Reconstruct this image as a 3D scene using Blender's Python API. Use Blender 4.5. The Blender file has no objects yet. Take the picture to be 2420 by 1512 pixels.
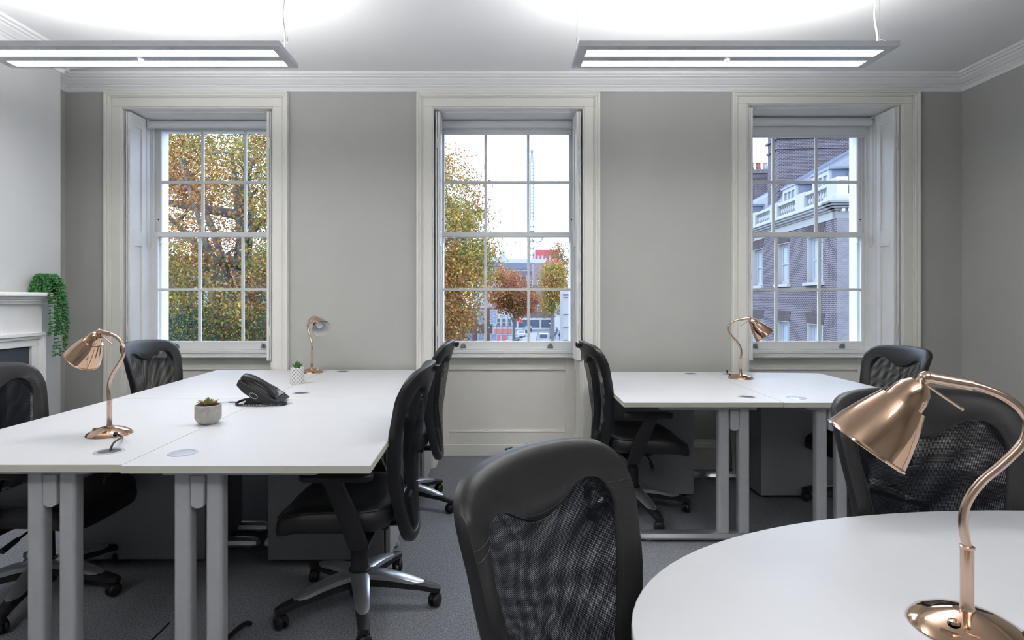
import bpy, math, random
import numpy as np
from mathutils import Vector, Matrix

random.seed(7)
rng = np.random.default_rng(7)
PI = math.pi
SC = bpy.context.scene
COL = SC.collection
R = math.radians

# ------------------------------------------------------------------ camera, world, exposure
CAM_H, F_PX, PX, PY = 1.26, 1350.0, 1165.0, 706.0
cd = bpy.data.cameras.new('camera')
cam = bpy.data.objects.new('camera', cd)
COL.objects.link(cam)
cam.location = (0, 0, CAM_H)
cam.rotation_euler = (PI / 2, 0, 0)
cd.sensor_fit = 'HORIZONTAL'
cd.sensor_width = 36.0
cd.lens = F_PX / 2420 * 36.0
cd.shift_x = (1210 - PX) / 2420
cd.shift_y = -(756 - PY) / 2420
cd.clip_start, cd.clip_end = 0.02, 800
SC.camera = cam

w = bpy.data.worlds.new('overcast_sky')
SC.world = w
w.use_nodes = True
wn = w.node_tree
wn.nodes.clear()
w_out = wn.nodes.new('ShaderNodeOutputWorld')
w_bg = wn.nodes.new('ShaderNodeBackground')
w_tc = wn.nodes.new('ShaderNodeTexCoord')
w_no = wn.nodes.new('ShaderNodeTexNoise')
w_no.inputs['Scale'].default_value = 3.0
w_no.inputs['Detail'].default_value = 5.0
w_rm = wn.nodes.new('ShaderNodeValToRGB')
w_rm.color_ramp.elements[0].position = 0.35
w_rm.color_ramp.elements[0].color = (0.58, 0.73, 1.0, 1)
w_rm.color_ramp.elements[1].position = 0.65
w_rm.color_ramp.elements[1].color = (0.66, 0.79, 1.0, 1)
wn.links.new(w_tc.outputs['Generated'], w_no.inputs['Vector'])
wn.links.new(w_no.outputs['Fac'], w_rm.inputs['Fac'])
wn.links.new(w_rm.outputs['Color'], w_bg.inputs['Color'])
SKY = 3.8
w_bg.inputs['Strength'].default_value = SKY
wn.links.new(w_bg.outputs['Background'], w_out.inputs['Surface'])

LAMP_DOWN, LAMP_UP = 26.0, 26.0        # what the pendant luminaires give off below and above
vs = SC.view_settings
vs.view_transform = 'Standard'
vs.look = 'None'
vs.exposure = 0.5
vs.gamma = 1.0
vs.use_curve_mapping = False
SC.cycles.max_bounces = 8
SC.cycles.diffuse_bounces = 4
SC.cycles.glossy_bounces = 3
SC.cycles.transparent_max_bounces = 24
SC.cycles.sample_clamp_indirect = 6.0

# ------------------------------------------------------------------ materials
MATS = {}


def mat(name, col, rough=0.6, metal=0.0, noise=0.0, scale=20.0, bump=0.0, bscale=None, spec=0.5, stretch=None, detail=4.0, trans=0.0, coat=0.0):
    if name in MATS:
        return MATS[name]
    m = bpy.data.materials.new(name)
    m.use_nodes = True
    nt = m.node_tree
    b = nt.nodes['Principled BSDF']
    b.inputs['Base Color'].default_value = (*col, 1)
    b.inputs['Roughness'].default_value = rough
    b.inputs['Metallic'].default_value = metal
    b.inputs['Specular IOR Level'].default_value = spec
    if coat:
        b.inputs['Coat Weight'].default_value = coat
        b.inputs['Coat Roughness'].default_value = 0.15
    tc = nt.nodes.new('ShaderNodeTexCoord')
    src = tc.outputs['Object']
    if stretch:
        mp = nt.nodes.new('ShaderNodeMapping')
        mp.inputs['Scale'].default_value = stretch
        nt.links.new(src, mp.inputs['Vector'])
        src = mp.outputs['Vector']
    no = nt.nodes.new('ShaderNodeTexNoise')
    no.inputs['Scale'].default_value = scale
    no.inputs['Detail'].default_value = detail
    nt.links.new(src, no.inputs['Vector'])
    if noise:
        rp = nt.nodes.new('ShaderNodeValToRGB')
        a = [max(0, c * (1 - noise)) for c in col]
        z = [min(1, c * (1 + noise)) for c in col]
        rp.color_ramp.elements[0].position = 0.3
        rp.color_ramp.elements[1].position = 0.7
        rp.color_ramp.elements[0].color = (*a, 1)
        rp.color_ramp.elements[1].color = (*z, 1)
        nt.links.new(no.outputs['Fac'], rp.inputs['Fac'])
        nt.links.new(rp.outputs['Color'], b.inputs['Base Color'])
    if bump:
        n2 = nt.nodes.new('ShaderNodeTexNoise')
        n2.inputs['Scale'].default_value = bscale or scale
        n2.inputs['Detail'].default_value = 3.0
        nt.links.new(src, n2.inputs['Vector'])
        bp = nt.nodes.new('ShaderNodeBump')
        bp.inputs['Strength'].default_value = bump
        bp.inputs['Distance'].default_value = 0.01
        nt.links.new(n2.outputs['Fac'], bp.inputs['Height'])
        nt.links.new(bp.outputs['Normal'], b.inputs['Normal'])
    if trans:
        t = nt.nodes.new('ShaderNodeBsdfTranslucent')
        mx = nt.nodes.new('ShaderNodeMixShader')
        mx.inputs[0].default_value = trans
        t.inputs['Color'].default_value = (*[min(1, c * 1.2) for c in col], 1)
        if noise:
            nt.links.new(rp.outputs['Color'], t.inputs['Color'])
        out = nt.nodes['Material Output']
        nt.links.new(b.outputs[0], mx.inputs[1])
        nt.links.new(t.outputs[0], mx.inputs[2])
        nt.links.new(mx.outputs[0], out.inputs['Surface'])
    MATS[name] = m
    return m


def emit_mat(name, col, strength):
    m = bpy.data.materials.new(name)
    m.use_nodes = True
    nt = m.node_tree
    nt.nodes.clear()
    o = nt.nodes.new('ShaderNodeOutputMaterial')
    e = nt.nodes.new('ShaderNodeEmission')
    e.inputs['Color'].default_value = (*col, 1)
    e.inputs['Strength'].default_value = strength
    nt.links.new(e.outputs[0], o.inputs['Surface'])
    MATS[name] = m
    return m


def glass_mat(name, tint=(1, 1, 1), refl=0.05):
    m = bpy.data.materials.new(name)
    m.use_nodes = True
    nt = m.node_tree
    nt.nodes.clear()
    o = nt.nodes.new('ShaderNodeOutputMaterial')
    t = nt.nodes.new('ShaderNodeBsdfTransparent')
    g = nt.nodes.new('ShaderNodeBsdfGlossy')
    g.inputs['Roughness'].default_value = 0.02
    t.inputs['Color'].default_value = (*tint, 1)
    fr = nt.nodes.new('ShaderNodeFresnel')
    fr.inputs['IOR'].default_value = 1.3
    mx = nt.nodes.new('ShaderNodeMixShader')
    nt.links.new(fr.outputs[0], mx.inputs[0])
    nt.links.new(t.outputs[0], mx.inputs[1])
    nt.links.new(g.outputs[0], mx.inputs[2])
    nt.links.new(mx.outputs[0], o.inputs['Surface'])
    MATS[name] = m
    return m


def brick_mat(name, c1, c2, mortar, axis='xz', scale=1.0, bw=0.225, bh=0.075, ms=0.012):
    """brick courses too small to tell apart singly; axis = which object axes lie in the wall"""
    m = bpy.data.materials.new(name)
    m.use_nodes = True
    nt = m.node_tree
    b = nt.nodes['Principled BSDF']
    b.inputs['Roughness'].default_value = 0.9
    tc = nt.nodes.new('ShaderNodeTexCoord')
    sp = nt.nodes.new('ShaderNodeSeparateXYZ')
    cb = nt.nodes.new('ShaderNodeCombineXYZ')
    nt.links.new(tc.outputs['Object'], sp.inputs[0])
    nt.links.new(sp.outputs['X' if axis[0] == 'x' else 'Y'], cb.inputs[0])
    nt.links.new(sp.outputs['Z'], cb.inputs[1])
    br = nt.nodes.new('ShaderNodeTexBrick')
    br.inputs['Scale'].default_value = scale
    br.inputs['Brick Width'].default_value = bw
    br.inputs['Row Height'].default_value = bh
    br.inputs['Mortar Size'].default_value = ms
    br.inputs['Color1'].default_value = (*c1, 1)
    br.inputs['Color2'].default_value = (*c2, 1)
    br.inputs['Mortar'].default_value = (*mortar, 1)
    nt.links.new(cb.outputs[0], br.inputs['Vector'])
    no = nt.nodes.new('ShaderNodeTexNoise')
    no.inputs['Scale'].default_value = 0.9
    no.inputs['Detail'].default_value = 6
    nt.links.new(tc.outputs['Object'], no.inputs['Vector'])
    mx = nt.nodes.new('ShaderNodeMix')
    mx.data_type = 'RGBA'
    mx.blend_type = 'MULTIPLY'
    mx.inputs[0].default_value = 0.5
    nt.links.new(br.outputs['Color'], mx.inputs[6])
    nt.links.new(no.outputs['Color'], mx.inputs[7])
    g = nt.nodes.new('ShaderNodeMix')
    nt.links.new(br.outputs['Color'], b.inputs['Base Color'])
    rp = nt.nodes.new('ShaderNodeValToRGB')
    rp.color_ramp.elements[0].position = 0.3
    rp.color_ramp.elements[0].color = (0.75, 0.75, 0.8, 1)
    rp.color_ramp.elements[1].position = 0.7
    rp.color_ramp.elements[1].color = (1, 1, 1, 1)
    nt.links.new(no.outputs['Fac'], rp.inputs['Fac'])
    nt.links.new(rp.outputs['Color'], mx.inputs[7])
    mx.inputs[0].default_value = 0.8
    nt.links.new(mx.outputs[2], b.inputs['Base Color'])
    nt.nodes.remove(g)
    bp = nt.nodes.new('ShaderNodeBump')
    bp.inputs['Strength'].default_value = 0.5
    bp.inputs['Distance'].default_value = 0.01
    bp.invert = True
    nt.links.new(br.outputs['Fac'], bp.inputs['Height'])
    nt.links.new(bp.outputs['Normal'], b.inputs['Normal'])
    MATS[name] = m
    return m


def mesh_fabric():
    m = bpy.data.materials.new('chair_mesh_fabric')
    m.use_nodes = True
    nt = m.node_tree
    b = nt.nodes['Principled BSDF']
    b.inputs['Base Color'].default_value = (0.005, 0.006, 0.009, 1)
    b.inputs['Roughness'].default_value = 0.6
    b.inputs['Specular IOR Level'].default_value = 0.15
    uv = nt.nodes.new('ShaderNodeUVMap')
    uv.uv_map = 'UVMap'
    sp = nt.nodes.new('ShaderNodeSeparateXYZ')
    nt.links.new(uv.outputs[0], sp.inputs[0])

    def sn(sock, k):
        a = nt.nodes.new('ShaderNodeMath'); a.operation = 'MULTIPLY'; a.inputs[1].default_value = k
        s = nt.nodes.new('ShaderNodeMath'); s.operation = 'SINE'
        nt.links.new(sock, a.inputs[0]); nt.links.new(a.outputs[0], s.inputs[0])
        return s.outputs[0]
    p = nt.nodes.new('ShaderNodeMath'); p.operation = 'MULTIPLY'
    nt.links.new(sn(sp.outputs[0], PI / 0.0034), p.inputs[0])
    nt.links.new(sn(sp.outputs[1], PI / 0.0030), p.inputs[1])
    ab = nt.nodes.new('ShaderNodeMath'); ab.operation = 'ABSOLUTE'
    nt.links.new(p.outputs[0], ab.inputs[0])
    gt = nt.nodes.new('ShaderNodeMath'); gt.operation = 'GREATER_THAN'; gt.inputs[1].default_value = 0.42
    nt.links.new(ab.outputs[0], gt.inputs[0])
    t = nt.nodes.new('ShaderNodeBsdfTransparent')
    mx = nt.nodes.new('ShaderNodeMixShader')
    nt.links.new(gt.outputs[0], mx.inputs[0])
    nt.links.new(b.outputs[0], mx.inputs[1])
    nt.links.new(t.outputs[0], mx.inputs[2])
    nt.links.new(mx.outputs[0], nt.nodes['Material Output'].inputs['Surface'])
    MATS['chair_mesh_fabric'] = m
    return m


def trellis_mat():
    """white glazed pot with a printed grey trellis"""
    m = bpy.data.materials.new('trellis_print')
    m.use_nodes = True
    nt = m.node_tree
    b = nt.nodes['Principled BSDF']
    b.inputs['Roughness'].default_value = 0.35
    uv = nt.nodes.new('ShaderNodeUVMap'); uv.uv_map = 'UVMap'
    sp = nt.nodes.new('ShaderNodeSeparateXYZ')
    nt.links.new(uv.outputs[0], sp.inputs[0])

    def mth(op, a, c):
        n = nt.nodes.new('ShaderNodeMath'); n.operation = op
        for i, q in enumerate((a, c)):
            if q is None:
                continue
            if isinstance(q, (int, float)):
                n.inputs[i].default_value = q
            else:
                nt.links.new(q, n.inputs[i])
        return n.outputs[0]
    cu = mth('COSINE', mth('MULTIPLY', sp.outputs[0], 2 * PI * 11), None)
    cv = mth('COSINE', mth('MULTIPLY', sp.outputs[1], 2 * PI * 4), None)
    d = mth('ABSOLUTE', mth('ADD', cu, cv), None)
    line = mth('LESS_THAN', d, 0.30)
    mx = nt.nodes.new('ShaderNodeMix'); mx.data_type = 'RGBA'
    nt.links.new(line, mx.inputs[0])
    mx.inputs[6].default_value = (0.80, 0.80, 0.77, 1)
    mx.inputs[7].default_value = (0.20, 0.19, 0.19, 1)
    nt.links.new(mx.outputs[2], b.inputs['Base Color'])
    MATS['trellis_print'] = m
    return m


mat('wall_paint', (0.43, 0.432, 0.408), 0.85, noise=0.02, scale=3, bump=0.03, bscale=60)
mat('breast_paint', (0.56, 0.565, 0.56), 0.85, noise=0.02, scale=3, bump=0.03, bscale=60)
mat('ceiling_paint', (0.86, 0.86, 0.86), 0.9, noise=0.015, scale=2, bump=0.03, bscale=40)
mat('trim_paint', (0.83, 0.815, 0.76), 0.45, noise=0.02, scale=5, bump=0.02, bscale=30)
mat('white_paint', (0.87, 0.87, 0.86), 0.45, noise=0.02, scale=6, bump=0.02, bscale=30)
mat('carpet', (0.19, 0.2, 0.222), 0.95, noise=0.55, scale=170, bump=0.5, bscale=220, spec=0.1, detail=6.0)
mat('desk_top', (0.7, 0.71, 0.735), 0.38, noise=0.01, scale=8, spec=0.45)
mat('desk_edge', (0.66, 0.64, 0.56), 0.5, noise=0.02, scale=30)
mat('silver_paint', (0.50, 0.50, 0.525), 0.45, metal=0.1, noise=0.03, scale=50)
mat('silver_gloss', (0.62, 0.63, 0.66), 0.28, metal=0.85, noise=0.02, scale=40)
mat('pedestal_grey', (0.24, 0.25, 0.27), 0.5, noise=0.03, scale=30)
mat('pedestal_front', (0.40, 0.41, 0.44), 0.45, noise=0.02, scale=30)
mat('leather', (0.0105, 0.0105, 0.0115), 0.44, noise=0.15, scale=8, bump=0.05, bscale=140, spec=0.5)
mat('black_plastic', (0.012, 0.012, 0.014), 0.45, noise=0.1, scale=30, spec=0.4)
mat('dark_fabric', (0.010, 0.012, 0.018), 0.9, noise=0.3, scale=300)
mat('thread', (0.03, 0.03, 0.033), 0.7, noise=0.1, scale=60)
mat('copper', (0.62, 0.42, 0.295), 0.09, metal=1.0, noise=0.03, scale=12)
mat('copper_satin', (0.62, 0.45, 0.355), 0.22, metal=1.0, noise=0.03, scale=12)
mat('shade_white', (0.82, 0.82, 0.82), 0.4, noise=0.01, scale=12)
mat('bulb_glass', (0.85, 0.87, 0.9), 0.12, noise=0.01, scale=12)
mat('cable_black', (0.012, 0.012, 0.012), 0.5, noise=0.1, scale=50)
mat('cable_white', (0.72, 0.71, 0.66), 0.5, noise=0.03, scale=50)
mat('steel', (0.55, 0.55, 0.55), 0.3, metal=0.9, noise=0.05, scale=60)
mat('dull_metal', (0.30, 0.31, 0.33), 0.4, metal=0.7, noise=0.1, scale=60)
mat('lum_body', (0.6, 0.61, 0.64), 0.4, metal=0.3, noise=0.02, scale=30)
mat('blind_fabric', (0.74, 0.76, 0.79), 0.8, noise=0.02, scale=200)
mat('concrete_pot', (0.46, 0.44, 0.41), 0.85, noise=0.15, scale=60, bump=0.2, bscale=120)
mat('soil', (0.05, 0.035, 0.02), 0.95, noise=0.4, scale=150, bump=0.5)
mat('succulent_green', (0.16, 0.27, 0.06), 0.5, noise=0.25, scale=40, trans=0.15)
mat('succulent_pink', (0.34, 0.22, 0.15), 0.5, noise=0.3, scale=40, trans=0.15)
mat('succulent_dark', (0.05, 0.15, 0.03), 0.45, noise=0.3, scale=40, trans=0.1)
mat('string_leaf', (0.045, 0.19, 0.045), 0.45, noise=0.35, scale=60, trans=0.15)
mat('cast_iron', (0.035, 0.042, 0.058), 0.5, noise=0.15, scale=15)
mat('opening_black', (0.006, 0.006, 0.006), 0.9, noise=0.2, scale=20)
mat('phone_black', (0.0105, 0.011, 0.0125), 0.38, noise=0.1, scale=40)
mat('phone_grey', (0.10, 0.105, 0.115), 0.4, noise=0.05, scale=40)
mat('phone_silver', (0.42, 0.45, 0.50), 0.35, metal=0.4, noise=0.03, scale=40)
mat('lcd', (0.14, 0.17, 0.10), 0.25, noise=0.03, scale=20)
mat('grommet_grey', (0.50, 0.53, 0.60), 0.35, metal=0.3, noise=0.02, scale=40)
mat('grommet_dark', (0.06, 0.06, 0.065), 0.5, noise=0.1, scale=40)
glass_mat('window_glass')
mesh_fabric()
trellis_mat()
emit_mat('lamp_glow', (1.0, 0.985, 0.975), LAMP_DOWN)
emit_mat('lamp_glow_up', (0.985, 0.985, 1.0), LAMP_UP)
# outside
mat('stucco', (0.335, 0.34, 0.345), 0.8, noise=0.04, scale=2)
mat('slate', (0.108, 0.117, 0.1395), 0.6, noise=0.35, scale=14, stretch=(1, 1, 3), bump=0.3)
mat('lead', (0.153, 0.1845, 0.243), 0.55, noise=0.12, scale=4)
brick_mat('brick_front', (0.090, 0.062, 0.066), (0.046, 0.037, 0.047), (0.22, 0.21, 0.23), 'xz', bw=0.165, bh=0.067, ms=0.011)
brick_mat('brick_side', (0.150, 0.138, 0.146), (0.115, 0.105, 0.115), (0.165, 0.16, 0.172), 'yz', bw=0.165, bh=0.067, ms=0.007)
brick_mat('brick_stack', (0.090, 0.064, 0.066), (0.044, 0.036, 0.047), (0.21, 0.20, 0.22), 'yz', bw=0.165, bh=0.067, ms=0.010)
brick_mat('brick_arch', (0.0750, 0.0525, 0.0525), (0.0525, 0.0375, 0.0413), (0.1050, 0.0900, 0.0975), 'xz', bw=0.075, bh=0.30, ms=0.006)
brick_mat('brick_far', (0.1050, 0.0788, 0.0750), (0.0750, 0.0577, 0.0577), (0.1500, 0.1387, 0.1387), 'xz')
brick_mat('brick_pink', (0.2325, 0.1500, 0.1462), (0.2025, 0.1312, 0.1312), (0.2325, 0.1875, 0.1875), 'xz')
mat('terracotta', (0.216, 0.072, 0.0504), 0.8, noise=0.2, scale=6)
mat('buff_pot', (0.2736, 0.2592, 0.2376), 0.8, noise=0.15, scale=6)
mat('far_pane', (0.20, 0.26, 0.36), 0.15, noise=0.25, scale=1.5)
mat('dark_pane', (0.06, 0.08, 0.11), 0.15, noise=0.2, scale=1.5)
mat('net_curtain', (0.3024, 0.3744, 0.4752), 0.8, noise=0.25, scale=9, stretch=(1, 1, 0.03))
mat('asphalt', (0.0918, 0.0972, 0.1134), 0.9, noise=0.12, scale=2)
mat('paving', (0.1498, 0.1526, 0.167), 0.9, noise=0.12, scale=3)
mat('lawn', (0.06, 0.10, 0.035), 0.95, noise=0.4, scale=6)
mat('bark', (0.12, 0.12, 0.115), 0.9, noise=0.35, scale=6, bump=0.4)
mat('leaf_rust', (0.25, 0.108, 0.048), 0.6, spec=0.08, noise=0.25, scale=3, trans=0.35)
mat('leaf_orange', (0.38, 0.185, 0.058), 0.6, spec=0.08, noise=0.25, scale=3, trans=0.35)
mat('leaf_yellow', (0.48, 0.32, 0.075), 0.6, spec=0.08, noise=0.25, scale=3, trans=0.35)
mat('leaf_olive', (0.235, 0.2, 0.05), 0.6, spec=0.08, noise=0.25, scale=3, trans=0.35)
mat('leaf_green', (0.125, 0.165, 0.048), 0.6, spec=0.08, noise=0.25, scale=3, trans=0.35)
mat('leaf_pink', (0.4, 0.17, 0.1), 0.6, spec=0.08, noise=0.25, scale=1, trans=0.35)
mat('leaf_evergreen', (0.02, 0.036, 0.026), 0.5, spec=0.08, noise=0.35, scale=3, trans=0.1)
mat('red_cladding', (0.36, 0.0432, 0.054), 0.5, noise=0.06, scale=0.3)
mat('pale_cladding', (0.3024, 0.324, 0.36), 0.6, noise=0.06, scale=0.3)
mat('grey_roof', (0.0936, 0.1152, 0.1548), 0.6, noise=0.1, scale=0.5)
mat('crane_green', (0.01, 0.15, 0.16), 0.5, noise=0.05, scale=1)
mat('crane_pale', (0.11, 0.17, 0.2), 0.5, noise=0.05, scale=1)
mat('crane_red', (0.3, 0.12, 0.14), 0.5, noise=0.05, scale=1)
mat('car_white', (0.36, 0.36, 0.3744), 0.3, noise=0.02, scale=2)
mat('car_dark', (0.06, 0.07, 0.09), 0.3, noise=0.05, scale=2)
mat('car_blue', (0.18, 0.22, 0.30), 0.3, noise=0.05, scale=2)
mat('tyre', (0.02, 0.02, 0.02), 0.8, noise=0.1, scale=9)
mat('cloth_dark', (0.03, 0.033, 0.045), 0.9, noise=0.2, scale=9)
mat('cloth_blue', (0.06, 0.08, 0.14), 0.9, noise=0.2, scale=9)
mat('skin', (0.45, 0.29, 0.22), 0.6, noise=0.05, scale=9)
mat('post_red', (0.62, 0.05, 0.06), 0.45, noise=0.05, scale=4)
mat('sign_yellow', (0.65, 0.48, 0.10), 0.6, noise=0.1, scale=4)
mat('red_wall', (0.42, 0.12, 0.11), 0.8, noise=0.15, scale=1)
mat('pole_dark', (0.05, 0.055, 0.07), 0.5, noise=0.1, scale=4)


# ------------------------------------------------------------------ mesh helpers
class MB:
    def __init__(s):
        s.v, s.f, s.m, s.uv = [], [], [], {}

    def add(s, vs, fs, m=0):
        o = len(s.v)
        s.v += [tuple(p) for p in vs]
        for f in fs:
            s.f.append(tuple(i + o for i in f))
            s.m.append(m)
        return s

    def box(s, x0, x1, y0, y1, z0, z1, m=0):
        return s.add([(x0, y0, z0), (x1, y0, z0), (x1, y1, z0), (x0, y1, z0), (x0, y0, z1), (x1, y0, z1), (x1, y1, z1), (x0, y1, z1)],
                     [(0, 3, 2, 1), (4, 5, 6, 7), (0, 1, 5, 4), (1, 2, 6, 5), (2, 3, 7, 6), (3, 0, 4, 7)], m)

    def prism(s, poly, lo, hi, axis='z', m=0, mtop=None):
        n = len(poly)

        def P(a, b, c):
            return (a, b, c) if axis == 'z' else ((a, c, b) if axis == 'y' else (c, a, b))
        vs = [P(a, b, lo) for a, b in poly] + [P(a, b, hi) for a, b in poly]
        fs = [tuple(range(n))[::-1]] + [(i, (i + 1) % n, n + (i + 1) % n, n + i) for i in range(n)]
        s.add(vs, fs, m)
        s.f.append(tuple(len(s.v) - n + i for i in range(n)))
        s.m.append(m if mtop is None else mtop)
        return s

    def tube(s, pts, r, n=8, m=0, caps=True):
        P = [Vector(p) for p in pts]
        k = len(P)
        rr = [r] * k if isinstance(r, (int, float)) else list(r)
        T = []
        for i in range(k):
            d = (P[min(i + 1, k - 1)] - P[max(i - 1, 0)])
            T.append(d.normalized() if d.length > 1e-9 else Vector((0, 0, 1)))
        up = Vector((0, 0, 1)) if abs(T[0].z) < 0.9 else Vector((1, 0, 0))
        N = T[0].cross(up).normalized()
        vs = []
        for i in range(k):
            N = (N - T[i] * N.dot(T[i]))
            N = N.normalized() if N.length > 1e-6 else T[i].orthogonal().normalized()
            B = T[i].cross(N)
            for j in range(n):
                a = 2 * PI * j / n
                vs.append(P[i] + (N * math.cos(a) + B * math.sin(a)) * rr[i])
        fs = [(i * n + j, i * n + (j + 1) % n, (i + 1) * n + (j + 1) % n, (i + 1) * n + j) for i in range(k - 1) for j in range(n)]
        if caps:
            fs += [tuple(range(n))[::-1], tuple((k - 1) * n + j for j in range(n))]
        return s.add(vs, fs, m)

    def lathe(s, prof, n=24, m=0, M=None, uv=False):
        k = len(prof)
        vs = []
        for r_, z in prof:
            for j in range(n):
                a = 2 * PI * j / n
                p = Vector((r_ * math.cos(a), r_ * math.sin(a), z))
                vs.append(M @ p if M else p)
        base = len(s.f)
        fs = [(i * n + j, i * n + (j + 1) % n, (i + 1) * n + (j + 1) % n, (i + 1) * n + j) for i in range(k - 1) for j in range(n)]
        s.add(vs, fs, m)
        if uv:
            z0, z1 = min(p[1] for p in prof), max(p[1] for p in prof)
            for i in range(k - 1):
                for j in range(n):
                    va, vb = (prof[i][1] - z0) / (z1 - z0), (prof[i + 1][1] - z0) / (z1 - z0)
                    s.uv[base + i * n + j] = [(j / n, va), ((j + 1) / n, va), ((j + 1) / n, vb), (j / n, vb)]
        return s

    def ball(s, c, r, nu=12, nv=8, m=0, M=None):
        if isinstance(r, (int, float)):
            r = (r, r, r)
        vs = [Vector((0, 0, -1))]
        for i in range(1, nv):
            t = -PI / 2 + PI * i / nv
            for j in range(nu):
                a = 2 * PI * j / nu
                vs.append(Vector((math.cos(t) * math.cos(a), math.cos(t) * math.sin(a), math.sin(t))))
        vs.append(Vector((0, 0, 1)))
        vs = [Vector((p.x * r[0], p.y * r[1], p.z * r[2])) for p in vs]
        if M:
            vs = [M @ p for p in vs]
        vs = [p + Vector(c) for p in vs]
        fs = [(0, 1 + (j + 1) % nu, 1 + j) for j in range(nu)]
        for i in range(nv - 2):
            for j in range(nu):
                a, b = 1 + i * nu + j, 1 + i * nu + (j + 1) % nu
                fs.append((a, b, b + nu, a + nu))
        L = len(vs) - 1
        fs += [(L, L - nu + j, L - nu + (j + 1) % nu) for j in range(nu)]
        return s.add(vs, fs, m)

    def mesh(s, name, mats, smooth=False, angle=35):
        me = bpy.data.meshes.new(name)
        me.from_pydata(s.v, [], s.f)
        for q in mats:
            me.materials.append(MATS[q])
        me.polygons.foreach_set('material_index', s.m)
        if s.uv:
            uvl = me.uv_layers.new(name='UVMap')
            for fi, co in s.uv.items():
                p = me.polygons[fi]
                for li, c in zip(p.loop_indices, co):
                    uvl.data[li].uv = c
        if smooth:
            me.polygons.foreach_set('use_smooth', [True] * len(me.polygons))
            me.update()
            me.set_sharp_from_angle(angle=R(angle))
        me.update()
        return me

    def build(s, name, mats, parent=None, loc=(0, 0, 0), rot=(0, 0, 0), smooth=False, angle=35, bevel=0, seg=2, sub=0):
        if isinstance(mats, str):
            mats = [mats]
        return link(name, s.mesh(name, mats, smooth, angle), parent, loc, rot, bevel, seg, sub)


def link(name, me, parent=None, loc=(0, 0, 0), rot=(0, 0, 0), bevel=0, seg=2, sub=0):
    o = bpy.data.objects.new(name, me)
    COL.objects.link(o)
    o.parent = parent
    o.location = loc
    o.rotation_euler = rot
    if bevel:
        b = o.modifiers.new('edge', 'BEVEL')
        b.width = bevel
        b.segments = seg
        b.limit_method = 'ANGLE'
        b.angle_limit = R(40)
    if sub:
        q = o.modifiers.new('sub', 'SUBSURF')
        q.levels = sub
        q.render_levels = sub
    return o


def tag(o, label, cat, group=None, kind=None):
    if label:
        o['label'] = label
    if cat:
        o['category'] = cat
    if group:
        o['group'] = group
    if kind:
        o['kind'] = kind
    return o


def thing(name, label, cat, loc=(0, 0, 0), rz=0.0, group=None, kind=None):
    o = bpy.data.objects.new(name, None)
    COL.objects.link(o)
    o.location = loc
    o.rotation_euler = (0, 0, rz)
    o.empty_display_size = 0.1
    return tag(o, label, cat, group, kind)


def copy_tree(o, parent=None):
    c = o.copy()
    COL.objects.link(c)
    c.parent = parent
    for ch in o.children:
        copy_tree(ch, c)
    return c


def structure(o, label=None):
    o['kind'] = 'structure'
    if label:
        o['label'] = label
    return o


def at(x, y, Y):
    """photo pixel on the plane at depth Y -> world point"""
    return Vector(((x - PX) * Y / F_PX, Y, CAM_H - (y - PY) * Y / F_PX))


def smooth_path(pts, n=6):
    P = [Vector(p) for p in pts]
    out = []
    for i in range(len(P) - 1):
        a, b, c, d = P[max(i - 1, 0)], P[i], P[i + 1], P[min(i + 2, len(P) - 1)]
        for k in range(n):
            t = k / n
            out.append(0.5 * ((2 * b) + (c - a) * t + (2 * a - 5 * b + 4 * c - d) * t * t + (3 * b - a - 3 * c + d) * t ** 3))
    out.append(P[-1])
    return out


# ------------------------------------------------------------------ room shell
YW, YR, YX = 4.25, 4.585, 4.78          # wall face, recess back, outside face
XL, XR = -3.18, 3.488
XB, YB0, YB1 = -2.942, 1.75, 3.886      # chimney breast
YBK = -2.4
ZC = 2.90
WINS = [dict(c=-2.195, zi=2.671, lab='w1'), dict(c=0.113, zi=2.671, lab='w2'), dict(c=2.462, zi=2.70, lab='w3')]
HO = 0.56

structure(MB().box(XL - 0.2, XR + 0.2, YBK - 0.2, YX, -0.2, 0).build('floor', 'carpet'), 'grey speckled carpet floor')
structure(MB().box(XL - 0.2, XR + 0.2, YBK - 0.2, YX, ZC, ZC + 0.2).build('ceiling', 'ceiling_paint'), 'white painted plaster ceiling')
structure(MB().box(XL - 0.2, XL, YBK - 0.2, YX, 0, ZC).build('wall_left', 'wall_paint'), 'grey alcove wall beside the chimney breast')
structure(MB().box(XR, XR + 0.2, YBK - 0.2, YX, 0, ZC).build('wall_right', 'wall_paint'), 'grey painted side wall')
structure(MB().box(XL, XR, YBK - 0.2, YBK, 0, ZC).build('wall_back', 'wall_paint'), 'grey wall behind the camera')
structure(MB().box(XL, XB, YB0, YB1, 0, ZC).build('wall_chimney_breast', 'breast_paint'), 'pale chimney breast wall')
wf = MB()
xs = [XL] + [e for W in WINS for e in (W['c'] - HO, W['c'] + HO)] + [XR]
for i in range(0, len(xs), 2):
    wf.box(xs[i], xs[i + 1], YW, YX, 0, ZC)
for W in WINS:
    wf.box(W['c'] - HO, W['c'] + HO, YW, YX, W['zi'] + 0.012, ZC)
structure(wf.build('wall_front', 'wall_paint'), 'grey window wall with three sash windows')

# cornice: profile swept round the room with mitred corners
prof = [(0.0, -0.105), (0.014, -0.105), (0.016, -0.088), (0.022, -0.078), (0.036, -0.070), (0.038, -0.062), (0.050, -0.060),
        (0.062, -0.050), (0.085, -0.040), (0.092, -0.030), (0.108, -0.028), (0.112, -0.018), (0.128, -0.015), (0.134, 0.0)]
path = [(XR, YBK), (XR, YW), (XL, YW), (XL, YB1), (XB, YB1), (XB, YB0), (XL, YB0), (XL, YBK)]


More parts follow.
